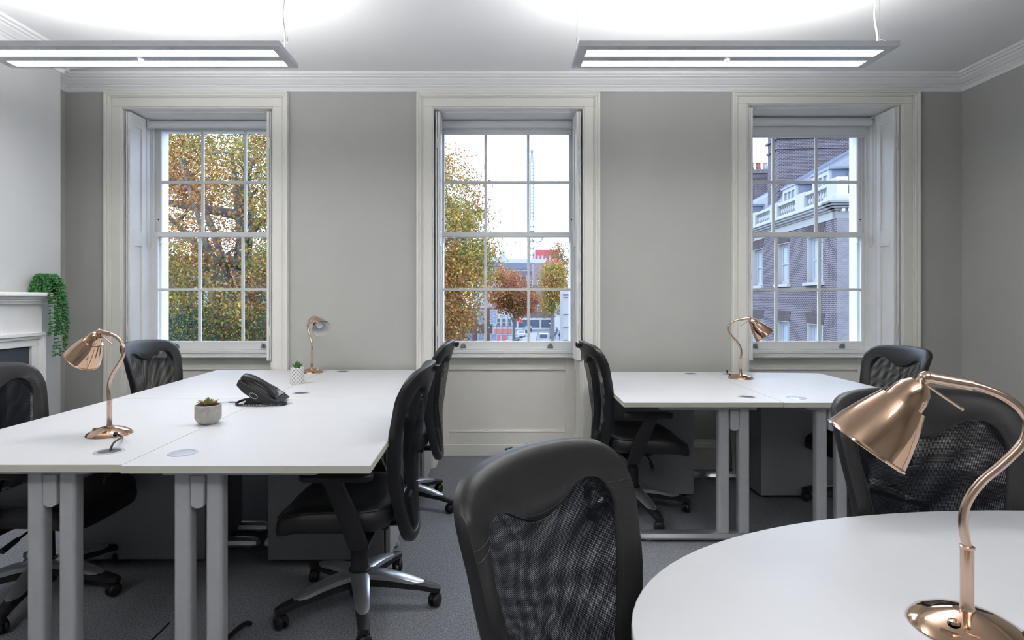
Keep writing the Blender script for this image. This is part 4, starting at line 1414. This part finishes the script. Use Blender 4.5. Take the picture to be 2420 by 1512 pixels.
MB().box(-0.05, 0.8, -0.42, 0.06, 4.40, 4.66).build('corner_block', 'stucco', tr, bevel=0.02)
for c in cols:
    for z0, z1, cur in ((1.84, 3.46, 1), (-2.1, 0.375, 1), (-6.2, -3.6, 0)):
        wobj = MB()
        x0, x1 = c - 0.58, c + 0.58
        wobj.box(x0, x0 + 0.02, -0.24, 0.012, z0, z1 - 0.02)
        wobj.box(x1 - 0.02, x1, -0.24, 0.012, z0, z1 - 0.02)
        wobj.box(x0, x1, -0.24, 0.012, z1 - 0.02, z1)
        zm = (z0 + z1) / 2
        for a, b in ((x0 + 0.02, x0 + 0.14), (x1 - 0.14, x1 - 0.02), (c - 0.018, c + 0.018)):
            for za, zb in ((z0 + 0.15, zm - 0.03), (zm + 0.03, z1 - 0.12)):
                wobj.box(a, b, -0.24, -0.16, za, zb)
        for za, zb in ((z0, z0 + 0.15), (zm - 0.03, zm + 0.03), (z1 - 0.12, z1 - 0.02)):
            wobj.box(x0 + 0.02, x1 - 0.02, -0.24, -0.16, za, zb)
        wo = wobj.build('sash_window', 'stucco', tr)
        MB().box(x0 + 0.05, x1 - 0.05, -0.21, -0.20, z0 + 0.05, z1 - 0.05).build('pane', 'net_curtain' if cur else 'dark_pane', wo)
        MB().box(x0 - 0.12, x1 + 0.12, -0.24, 0.13, z0 - 0.11, z0).build('stone_sill', 'stucco', wo)
        MB().prism([(x0 - 0.02, z1), (x1 + 0.02, z1), (x1 + 0.16, z1 + 0.42), (x0 - 0.16, z1 + 0.42)], -0.05, 0.015, 'y').build('flat_arch', 'brick_arch', wo)
# roof slope and dormers
rf = MB()
rf.prism([(-0.60, 4.42), (-1.0, 5.2), (-1.6, 6.35), (-6.2, 8.95), (-8.6, 6.0), (-8.6, 4.42)], 0.35, TL, 'x')
rf.build('slate_roof', 'slate', tr)
MB().prism([(-0.42, 4.40), (-0.42, 4.95), (-0.9, 5.45), (-1.5, 6.65), (-6.2, 9.3), (-6.3, 8.9), (-1.7, 6.2), (-1.0, 4.40)], -0.02, 0.36, 'x').build('gable_coping', 'stucco', tr)
for k in range(9):
    a = 1.9 + 2.7 * k
    if 6.5 < a < 9:
        continue
    dm = MB().box(a, a + 1.3, -2.3, -0.75, 4.6, 5.86).build('dormer', 'lead', tr)
    MB().box(a - 0.10, a + 1.40, -2.5, -0.62, 5.86, 5.95).build('dormer_roof', 'lead', dm)
    wm = MB()
    for x0, x1, z0, z1 in ((a, a + 0.14, 5.0, 5.70), (a + 1.16, a + 1.3, 5.0, 5.70), (a, a + 1.3, 5.70, 5.86), (a, a + 1.3, 4.6, 5.0), (a + 0.45, a + 0.50, 5.0, 5.7), (a + 0.80, a + 0.85, 5.0, 5.7)):
        wm.box(x0, x1, -0.75, -0.66, z0, z1)
    wm.build('dormer_window', 'stucco', dm)
    MB().box(a + 0.1, a + 1.2, -0.74, -0.72, 4.95, 5.72).build('pane', 'far_pane', dm)
ck = MB()
ck.box(8.0, 9.2, -8.5, -1.28, 4.4, 10.8)
ck.box(7.94, 9.26, -8.56, -1.22, 8.15, 8.23)
ck.box(7.90, 9.30, -8.60, -1.18, 8.62, 8.70)
ck.build('party_wall_stack', 'brick_stack', tr)
MB().prism([(-1.45, 6.25), (-1.55, 6.45), (-6.3, 9.15), (-6.3, 8.95)], 7.86, 8.0, 'x').build('flashing', 'lead', tr)
c2 = MB()
c2.box(18.0, 19.2, -6.6, -3.3, 4.4, 8.9)
c2.box(17.9, 19.3, -6.7, -3.2, 8.9, 9.15)
c2.box(17.8, 19.4, -6.8, -3.1, 9.15, 9.4)
c2.build('chimney_stack', 'brick_stack', tr)
for k in range(6):
    MB().lathe([(0.15, 9.38), (0.16, 9.5), (0.125, 9.9), (0.15, 9.92), (0.15, 9.98), (0.11, 9.98)], 14).build('chimney_pot', 'buff_pot' if k == 2 else 'terracotta', tr, loc=(18.6, -3.75 - k * 0.44, 0), smooth=True)
MB().prism([(-0.5, 4.5), (-0.5, 5.1), (-5.8, 8.9), (-6.2, 8.4), (-1.2, 4.5)], 13.2, 13.7, 'x').build('party_parapet', 'stucco', tr)
MB().prism([(-0.5, 5.1), (-0.5, 5.16), (-5.8, 8.98), (-5.8, 8.9)], 13.1, 13.8, 'x').build('parapet_coping', 'lead', tr)


# ------------------------------------------------------------------ outside: trees
LEAF = np.array([(0, -0.5), (0.5, -0.08), (0.2, 0.10), (0, 0.55), (-0.2, 0.10), (-0.5, -0.08)])


def leaf_cloud(name, pts, size, mats, weights, parent, simple=False):
    n = len(pts)
    tpl = LEAF if not simple else np.array([(0, -0.5), (0.4, 0), (0, 0.5), (-0.4, 0)])
    k = len(tpl)
    sz = size * rng.uniform(0.7, 1.25, n)
    a = rng.normal(size=(n, 3)); a /= np.linalg.norm(a, axis=1)[:, None]
    b = rng.normal(size=(n, 3)); b -= a * (a * b).sum(1)[:, None]; b /= np.linalg.norm(b, axis=1)[:, None]
    V = pts[:, None, :] + sz[:, None, None] * (tpl[None, :, 0, None] * a[:, None, :] + tpl[None, :, 1, None] * b[:, None, :])
    me = bpy.data.meshes.new(name)
    me.vertices.add(n * k)
    me.vertices.foreach_set('co', V.astype(np.float32).ravel())
    me.loops.add(n * k)
    me.loops.foreach_set('vertex_index', np.arange(n * k, dtype=np.int32))
    me.polygons.add(n)
    me.polygons.foreach_set('loop_start', np.arange(0, n * k, k, dtype=np.int32))
    me.polygons.foreach_set('loop_total', np.full(n, k, dtype=np.int32))
    for q in mats:
        me.materials.append(MATS[q])
    # colour runs in drifts through the crown as well as leaf by leaf
    wv = np.sin(pts @ np.array([0.9, 0.7, 1.1])) * 0.5 + rng.normal(0, 0.55, n)
    order = np.argsort(np.argsort(wv)) / n
    cw = np.cumsum(weights) / sum(weights)
    me.polygons.foreach_set('material_index', np.searchsorted(cw, order).clip(0, len(mats) - 1).astype(np.int32))
    me.update(calc_edges=True)
    me.validate()
    o = link(name, me, parent)
    o['kind'] = 'stuff'
    return o


def make_tree(label, base, crowns, nclump, nleaf, size, mats, weights, trunk_r, spread=0.5, limbs=9, simple=False, name='plane_tree', group='autumn trees outside the windows'):
    """crowns: list of (centre, radii) ellipsoids"""
    t = thing(name, label, 'tree', base, 0, group)
    B = Vector(base)
    cl = []
    vol = np.array([c[1][0] * c[1][1] * c[1][2] for c in crowns], float)
    vol /= vol.sum()
    for (c, r_), f in zip(crowns, vol):
        m = max(6, int(nclump * f))
        d = rng.normal(size=(m, 3)); d /= np.linalg.norm(d, axis=1)[:, None]
        rad = rng.uniform(0.25, 1, (m, 1)) ** 0.45
        cl.append(np.array(c) - np.array(base) + d * rad * np.array(r_))
    cl = np.concatenate(cl)
    idx = rng.integers(0, len(cl), nleaf)
    pts = cl[idx] + rng.normal(0, spread, (nleaf, 3)) * np.array([1, 1, 0.8])
    # trunk and limbs
    tb = MB()
    c0 = Vector(crowns[0][0]) - B
    top = Vector((c0.x, c0.y, c0.z + crowns[0][1][2] * 0.55))
    mid = Vector((c0.x * 0.4, c0.y * 0.4, c0.z - crowns[0][1][2] * 0.45))
    tp = smooth_path([(0, 0, 0), mid, c0 + Vector((0.3, 0.2, 0)), top], 6)
    tb.tube(tp, [trunk_r * (1 - 0.85 * i_ / (len(tp) - 1)) for i_ in range(len(tp))], 10)
    tb.build('trunk', 'bark', t, smooth=True, angle=60)
    for k in range(limbs):
        p = tp[4 + int((len(tp) - 6) * random.random() * 0.9)]
        e = Vector(cl[rng.integers(0, len(cl))])
        m = (p + e) / 2 + Vector((random.uniform(-.4, .4), random.uniform(-.4, .4), random.uniform(0.0, 0.7)))
        lp_ = smooth_path([p, m, e], 6)
        lb = MB().tube(lp_, [trunk_r * 0.42 * (1 - 0.88 * i_ / (len(lp_) - 1)) for i_ in range(len(lp_))], 8)
        for q in range(3):
            s_ = lp_[4 + q * 3]
            e2 = s_ + Vector((random.uniform(-1, 1), random.uniform(-1, 1), random.uniform(-0.2, 1.0))) * (crowns[0][1][0] * 0.3)
            lb.tube(smooth_path([s_, (s_ + e2) / 2 + Vector((0, 0, 0.15)), e2], 4), [trunk_r * 0.16 * (1 - 0.8 * i_ / 8) for i_ in range(9)], 6)
        lb.build('limb', 'bark', t, smooth=True, angle=60)
    leaf_cloud('leaves', pts, size, mats, weights, t, simple)
    return t


AUT = ['leaf_rust', 'leaf_orange', 'leaf_yellow', 'leaf_olive', 'leaf_green']
make_tree('tall plane tree in autumn leaf filling the window by the chimney breast', (-8.2, 17.5, ZG), [((-8.0, 17.5, 1.6), (3.6, 3.4, 7.4))], 560, 155000, 0.072, AUT, [2.8, 2.8, 1.5, 2.8, 1.5], 0.40, 0.34, 26)
make_tree('plane tree in autumn leaf rising at the edge of the middle window', (-3.9, 17.0, ZG), [((-3.9, 17.0, 0.4), (3.3, 3.2, 6.4)), ((-2.1, 17, -2.6), (1.7, 1.8, 5.2)), ((-1.55, 17, 2.7), (1.35, 2.4, 2.9)), ((-1.5, 17, 2.7), (1.3, 2.4, 2.8))], 620, 195000, 0.072, AUT, [2.6, 2.5, 1.4, 3.0, 2.0], 0.38, 0.30, 24)
make_tree('holly-dark evergreen at the foot of the autumn-tree window', (-7.2, 13.2, ZG), [((-7.2, 13.2, -3.2), (1.3, 1.2, 4.4))], 160, 30000, 0.055, ['leaf_evergreen', 'leaf_green'], [6, 1], 0.14, 0.26, 5, True, 'evergreen_shrub', 'evergreens below the windows')
make_tree('slim dark evergreen between the plane trees, low in the window', (-5.25, 13.0, ZG), [((-5.25, 13.0, -2.8), (0.7, 0.9, 4.3))], 110, 20000, 0.055, ['leaf_evergreen', 'leaf_green'], [7, 1], 0.12, 0.22, 4, True, 'evergreen_shrub', 'evergreens below the windows')
make_tree('rust-pink street tree over the scaffolded shop', (2.6, 72, ZG), [((2.9, 72, 2.3), (2.2, 2.2, 2.7)), ((0.6, 70, 2.8), (1.7, 1.6, 2.2)), ((4.4, 73, 0.9), (1.3, 1.4, 1.6)), ((1.4, 72, 0.6), (1.8, 1.5, 1.5)), ((3.4, 72, -0.3), (1.5, 1.5, 1.1))], 150, 12500, 0.24, ['leaf_pink', 'leaf_orange', 'leaf_rust', 'leaf_olive'], [4, 2, 3, 1], 0.22, 0.42, 8, True, 'street_tree')
make_tree('yellow-green street tree before the white corner building', (9.6, 92, ZG), [((9.9, 92, 3.8), (1.9, 2.2, 3.6)), ((8.9, 92, 0.6), (1.2, 1.5, 2.0))], 130, 6500, 0.28, ['leaf_orange', 'leaf_olive', 'leaf_yellow', 'leaf_green'], [3, 3, 1.5, 1], 0.35, 0.6, 8, True, 'street_tree')
make_tree('bare twiggy tree top beside the red block on the skyline', (13.5, 110, ZG), [((13.2, 110, 8.0), (3.0, 2.5, 4.5))], 150, 2600, 0.30, ['leaf_rust', 'leaf_olive'], [3, 2], 0.35, 0.5, 16, True, 'street_tree')


# ------------------------------------------------------------------ outside: buildings beyond
def block(label, p0, p1, Y, depth, mats, wins=(), name='town_building', zbase=ZG, roof=None):
    """p0/p1: photo pixels of the top corners of the front at depth Y; wins: (cols, rows, w, h, z0, pitch_x, pitch_z, x0)"""
    a, b = at(*p0, Y), at(*p1, Y)
    t = thing(name, label, 'building', (a.x, Y, zbase))
    W_, H_ = b.x - a.x, a.z - zbase
    MB().box(0, W_, 0, depth, 0, H_).build('walls', mats, t)
    for (x0, px_, nc, z0, pz_, nr, w_, h_, pm) in wins:
        for i_ in range(nc):
            for j_ in range(nr):
                xx, zz = x0 + i_ * px_, z0 + j_ * pz_
                wm = MB()
                wm.box(xx, xx + w_, -0.06, 0, zz, zz + 0.12)
                wm.box(xx, xx + w_, -0.06, 0, zz + h_ - 0.12, zz + h_)
                for za, zb in ((zz + 0.12, zz + h_ / 2 - 0.05), (zz + h_ / 2 + 0.05, zz + h_ - 0.12)):
                    wm.box(xx, xx + 0.12, -0.06, 0, za, zb)
                    wm.box(xx + w_ - 0.12, xx + w_, -0.06, 0, za, zb)
                wm.box(xx, xx + w_, -0.06, 0, zz + h_ / 2 - 0.05, zz + h_ / 2 + 0.05)
                wo = wm.build('window', 'stucco', t)
                MB().box(xx + 0.05, xx + w_ - 0.05, -0.03, -0.005, zz + 0.05, zz + h_ - 0.05).build('pane', pm, wo)
    if roof:
        rh, rm = roof
        MB().prism([(0.3, H_), (W_ - 0.3, H_), (W_ - 1.5, H_ + rh), (1.5, H_ + rh)], 0.3, depth - 0.3, 'y').build('roof', rm, t)
    return t, W_, H_


# end of the street: brick house over white shopfronts
Ye = 164
tb_, W_, H_ = block('dark brick house over white shopfronts at the end of the street', (1196, 692), (1305, 692), Ye, 12, 'brick_far',
                    [(1.2, 2.6, 5, 5.0, 3.6, 3, 1.2, 1.9, 'dark_pane')], roof=(2.2, 'grey_roof'))
sf = MB()
sf.box(0, W_, -0.5, 0, 2.7, 3.3)
for xx in (0, 3.0, 6.4, 9.6, W_ - 0.5):
    sf.box(xx, xx + 0.5, -0.5, 0, 0.5, 2.7)
sf.box(0, W_, -0.5, 0, 0, 0.5)
sf.build('shopfront', 'stucco', tb_)
for xx, wd in ((0.5, 2.5), (3.5, 2.9), (6.9, 2.7), (10.1, 3.2)):
    MB().box(xx, xx + wd, -0.3, -0.2, 0.5, 2.7).build('shop_window', 'dark_pane', tb_)
block('white stuccoed house beside the end-of-street shops', (1308, 700), (1348, 700), 158, 5, 'stucco', [(0.8, 2.2, 2, 4.2, 3.4, 3, 1.1, 1.8, 'dark_pane')])
# white corner building close on the right of the street
wc, W_, H_ = block('white rendered corner building with stone bands at the edge of the middle window', (1331, 695), (1480, 695), 66, 3, 'stucco',
                   [(2.6, 2.4, 2, 2.6, 3.0, 2, 1.2, 1.8, 'dark_pane')], name='corner_building')
for z in (1.0, 2.5, 4.0, 5.5, 7.0, H_ - 0.35):
    MB().box(-0.12, W_, -0.12, 0, z, z + 0.22).build('stone_band', 'stucco', wc)
MB().box(-0.35, W_, -0.35, 0.2, H_, H_ + 0.35).build('cornice', 'stucco', wc)
# skyline
block('blue-grey mansard block behind the street trees', (1188, 640), (1262, 640), 190, 16, 'grey_roof', [(1.0, 3.4, 3, 14.5, 3.0, 1, 1.7, 2.2, 'far_pane')], roof=None)
sk, W_, H_ = block('long pale flat-roofed office on the skyline', (1120, 606), (1200, 606), 240, 20, 'pale_cladding', [])
MB().box(-1, W_ + 6, -1, 0, H_ - 4.2, H_ - 2.4).build('roof_band', 'grey_roof', sk)
for k in range(3):
    MB().box(2 + 4.4 * k, 4.6 + 4.4 * k, 2, 8, H_, H_ + 2.4).build('plant_room', 'pale_cladding', sk)
sk2, W_, H_ = block('white flat-topped office with a blue-grey band on the skyline', (1192, 612), (1290, 612), 215, 7, 'pale_cladding', [])
MB().box(-0.5, W_ + 0.5, -0.6, 0, H_ - 3.8, H_ - 1.5).build('roof_band', 'grey_roof', sk2)
block('pink brick gabled building behind the street trees', (1262, 622), (1316, 622), 178, 11, 'brick_pink', [(3.6, 3.2, 1, 14.6, 3, 1, 0.9, 1.6, 'far_pane')])
block('bright red clad block on the skyline beside the crane', (1265, 590), (1322, 590), 236, 16, 'red_cladding', [(1.0, 1.55, 5, 24.6, 3.0, 1, 0.8, 2.0, 'pale_cladding')])
# left side of the street
sc_, W_, H_ = block('white and red shop house behind scaffolding', (1166, 728), (1212, 728), 104, 8, 'stucco', [(0.5, 1.05, 3, 3.6, 2.0, 1, 0.8, 1.7, 'dark_pane')])
MB().box(0.2, W_ - 0.2, -0.1, 0, 2.5, 3.3).build('fascia', 'red_wall', sc_)
MB().box(0.2, 1.2, -0.1, 0, 0.2, 2.2).build('red_panel', 'red_wall', sc_)
MB().box(1.7, 2.4, -0.1, 0, 0.2, 2.2).build('red_panel', 'red_wall', sc_)
sf = thing('scaffolding', 'grey tube scaffolding in front of the red and white shop', 'scaffolding', (at(1160, 700, 100).x, 100, ZG))
for k in range(5):
    MB().tube([(k * 1.0, 0, 0), (k * 1.0, 0, 6.0)], 0.05, 6).build('standard', 'grey_roof', sf)
for z in (0.9, 2.4, 4.0, 5.6):
    MB().tube([(-0.2, 0, z), (4.3, 0, z)], 0.05, 6).build('ledger', 'grey_roof', sf)
dk, W_, H_ = block('dark brick house with white sash windows below the plane tree', (1088, 728), (1164, 728), 62, 5, 'brick_far', [(0.5, 1.35, 3, 0.8, 2.6, 3, 0.8, 1.6, 'far_pane')])
bt, W_, H_ = block('brick terrace glimpsed through the garden trees', (130, 660), (1078, 660), 48, 10, 'brick_far', [(1.0, 2.7, 12, 1.5, 3.2, 3, 1.1, 1.9, 'far_pane')], roof=(2.0, 'slate'))
aw = thing('shop_awning', 'round red shop awning over the pavement', 'awning', tuple(at(1224, 762, 118)))
ps = [(0.0, 1.05), (0.45, 0.95), (0.80, 0.62), (0.95, 0.2), (0.95, 0.0), (0, 0)]
MB().prism(ps, -0.9, 0.9, 'y').build('canopy', 'post_red', aw, bevel=0.05)
MB().tube([(0.0, 0, 0), (-0.9, 0, 0)], 0.05, 6).build('arm', 'pole_dark', aw)


def lattice(p0, p1, w0, w1, seg, r_):
    mb = MB()
    a, b = Vector(p0), Vector(p1)
    d = (b - a).normalized()
    s = d.cross(Vector((0, 1, 0))).normalized()
    u = d.cross(s)
    ring = []
    for i_ in range(seg + 1):
        f = i_ / seg
        c = a + (b - a) * f
        w_ = (w0 + (w1 - w0) * f) / 2
        ring.append([c + s * w_ * i + u * w_ * j for i, j in ((-1, -1), (1, -1), (1, 1), (-1, 1))])
    for q in range(4):
        mb.tube([ring[0][q], ring[-1][q]], r_, 5)
        for i_ in range(seg):
            mb.tube([ring[i_][q], ring[i_ + 1][(q + 1) % 4]], r_ * 0.6, 4)
            mb.tube([ring[i_][q], ring[i_][(q + 1) % 4]], r_ * 0.6, 4)
    return mb


Yc = 225
cr = thing('tower_crane', 'tall green lattice crane mast standing up over the skyline', 'crane', (at(1257, 700, Yc).x, Yc, ZG))
O = at(1257, 700, Yc)
O.z = ZG
lattice((0, 0, 0), at(1257, 518, Yc) - O, 1.5, 1.5, 14, 0.15).build('mast', 'crane_green', cr)
lattice(at(1257, 518, Yc) - O, at(1257, 384, Yc) - O, 1.2, 1.1, 18, 0.13).build('jib', 'crane_pale', cr)
lattice(at(1257, 384, Yc) - O, at(1257, 356, Yc) - O, 1.1, 0.4, 6, 0.13).build('jib_tip', 'crane_pale', cr)
MB().box(-0.55, 0.55, -0.55, 0.55, (at(1257, 356, Yc) - O).z - 0.6, (at(1257, 356, Yc) - O).z + 0.1).build('sheave_head', 'crane_pale', cr)
MB().box(-0.95, 0.95, -0.95, 0.95, (at(0, 560, Yc) - O).z, (at(0, 545, Yc) - O).z).build('cab', 'crane_green', cr, bevel=0.1)
O2 = at(1128, 600, 262)
O2.z = ZG
c2_ = thing('tower_crane', 'thin pink crane jib leaning behind the plane tree', 'crane', tuple(O2))
lattice((0, 0, 0), at(1131, 430, 262) - O2, 1.0, 1.0, 14, 0.10).build('mast', 'crane_red', c2_)
lattice(at(1131, 430, 262) - O2, at(1151, 374, 262) - O2, 1.0, 0.4, 10, 0.10).build('jib', 'crane_red', c2_)


# vehicles, people and street furniture
def make_car(label, x, y, Y, rz, paint, van=False):
    p = at(x, y, Y)
    t = thing('van' if van else 'car', label, 'van' if van else 'car', (p.x, Y, ZG), rz)
    if van:
        side = [(-2.3, 0.35), (2.3, 0.35), (2.35, 1.0), (1.7, 1.25), (1.3, 2.0), (-2.3, 2.1)]
        win = [(0.5, 1.25), (1.62, 1.25), (1.26, 1.9), (0.5, 1.9)]
    else:
        side = [(-2.1, 0.35), (2.1, 0.35), (2.15, 0.75), (1.2, 0.95), (0.55, 1.42), (-1.0, 1.45), (-1.7, 1.0), (-2.15, 0.92)]
        win = [(-1.5, 0.98), (1.08, 0.98), (0.50, 1.36), (-0.95, 1.38)]
    MB().prism(side, -0.85, 0.85, 'x').build('body', paint, t, bevel=0.08)
    MB().prism(win, -0.87, 0.87, 'x').build('windows', 'dark_pane', t)
    if van:
        MB().box(-0.70, 0.70, -2.33, -2.29, 1.2, 1.9).build('rear_window', 'dark_pane', t)
    else:
        MB().prism([(-1.72, 0.98), (-1.04, 1.41), (-1.10, 1.44), (-1.78, 1.0)], -0.66, 0.66, 'x').build('rear_window', 'dark_pane', t)
    for sx in (-1, 1):
        for sy in (-1.35, 1.35):
            MB().tube([(sx * 0.72, sy, 0.32), (sx * 0.88, sy, 0.32)], 0.32, 14).build('wheel', 'tyre', t, smooth=True)


make_car('white hatchback driving away down the street', 1232, 790, 131, ang, 'car_white')
make_car('dark car parked behind the white hatchback', 1243, 780, 146, ang, 'car_dark')
make_car('second dark parked car, nearest the shopfronts', 1249, 778, 155, ang, 'car_dark')
make_car('blue-grey car at the foot of the scaffolded shop', 1217, 800, 121, ang, 'car_blue')
make_car('white van waiting at the lower edge of the street view', 1285, 800, 112, ang, 'car_white', True)


def make_person(label, x, y, Y, rz, cloth, stride=0.18):
    p = at(x, y, Y)
    t = thing('person', label, 'person', (p.x, Y, ZG), rz)
    J = [(0, 0, 0.95), (0, 0, 1.2), (0, 0, 1.42), (0, 0, 1.52), (0, 0, 1.64), (0, 0.02, 1.74),
         (0.19, 0, 1.40), (0.24, 0.05, 1.12), (0.22, 0.15, 0.90), (-0.19, 0, 1.40), (-0.24, -0.05, 1.12), (-0.22, 0.02, 0.88),
         (0.10, 0, 0.90), (0.10, stride * 0.7, 0.50), (0.10, stride, 0.08), (0.10, stride + 0.16, 0.04),
         (-0.10, 0, 0.90), (-0.10, -stride * 0.3, 0.50), (-0.10, -stride, 0.10), (-0.10, -stride + 0.14, 0.04)]
    E = [(0, 1), (1, 2), (2, 3), (3, 4), (4, 5), (2, 6), (6, 7), (7, 8), (2, 9), (9, 10), (10, 11), (0, 12), (12, 13), (13, 14), (14, 15), (0, 16), (16, 17), (17, 18), (18, 19)]
    rad = [.16, .17, .17, .07, .105, .09, .075, .06, .045, .075, .06, .045, .10, .075, .05, .04, .10, .075, .05, .04]
    me = bpy.data.meshes.new('figure')
    me.from_pydata(J, E, [])
    me.materials.append(MATS[cloth])
    o = link('figure', me, t)
    sk_ = o.modifiers.new('skin', 'SKIN')
    for i_, q in enumerate(me.skin_vertices[0].data if me.skin_vertices else []):
        q.radius = (rad[i_], rad[i_] * 0.85)
    if me.skin_vertices:
        me.skin_vertices[0].data[0].use_root = True
    ss = o.modifiers.new('sub', 'SUBSURF')
    ss.levels = ss.render_levels = 1
    MB().ball((0, 0.045, 1.66), (0.085, 0.085, 0.12), 10, 8).build('face', 'skin', t, smooth=True)
    hm = MB().ball((0, -0.015, 1.70), (0.10, 0.105, 0.11), 10, 8)
    hm.build('hair', 'cloth_dark', t, smooth=True)


make_person('person in a dark coat walking nearest the white van', 1304, 790, 116, 0.3, 'cloth_dark')
make_person('person in dark clothes a few steps beyond the dark-coated walker', 1312, 786, 124, 2.8, 'cloth_blue', 0.12)
make_person('person in black beside the stone-banded corner wall', 1323, 787, 120, 0.0, 'cloth_dark', 0.22)
make_person('person in a blue jacket walking away near the red post box', 1316, 776, 140, 0.2, 'cloth_blue', 0.2)
pb = thing('post_box', 'red pillar post box by the shopfronts', 'post box', (at(1303, 775, 150).x, 150, ZG))
MB().lathe([(0.0, 0), (0.30, 0), (0.30, 0.18), (0.24, 0.2), (0.24, 1.35), (0.29, 1.4), (0.29, 1.5), (0.15, 1.6), (0, 1.62)], 16).build('pillar', 'post_red', pb, smooth=True)
MB().box(-0.13, 0.13, -0.26, -0.22, 1.18, 1.24).build('slot', 'black_plastic', pb)
for lab, x, Y, h in (('dark street lamp post on the scaffolded side', 1212, 112, 5.6), ('thin dark lamp post in front of the dark brick house', 1160, 70, 7.0), ('slim signpost on the corner-building side', 1300, 125, 3.4)):
    p = at(x, 760, Y)
    lp_ = thing('street_post', lab, 'post', (p.x, Y, ZG))
    MB().tube([(0, 0, 0), (0, 0, 0.8), (0, 0, 0.85), (0, 0, h)], [0.11, 0.10, 0.06, 0.05], 10).build('pole', 'pole_dark', lp_, smooth=True)
    MB().box(-0.28, 0.28, -0.1, 0.1, h - 0.15, h + 0.1).build('head', 'stucco', lp_, bevel=0.05)
sg = thing('street_sign', 'yellow notice board low on the pavement by the scaffolding', 'sign', (at(1199, 790, 97).x, 97, ZG))
MB().box(-0.3, 0.3, -0.03, 0.03, 0.5, 1.7).build('board', 'sign_yellow', sg, bevel=0.02)
MB().tube([(0, 0, 0), (0, 0, 0.5)], 0.04, 6).build('post', 'pole_dark', sg)
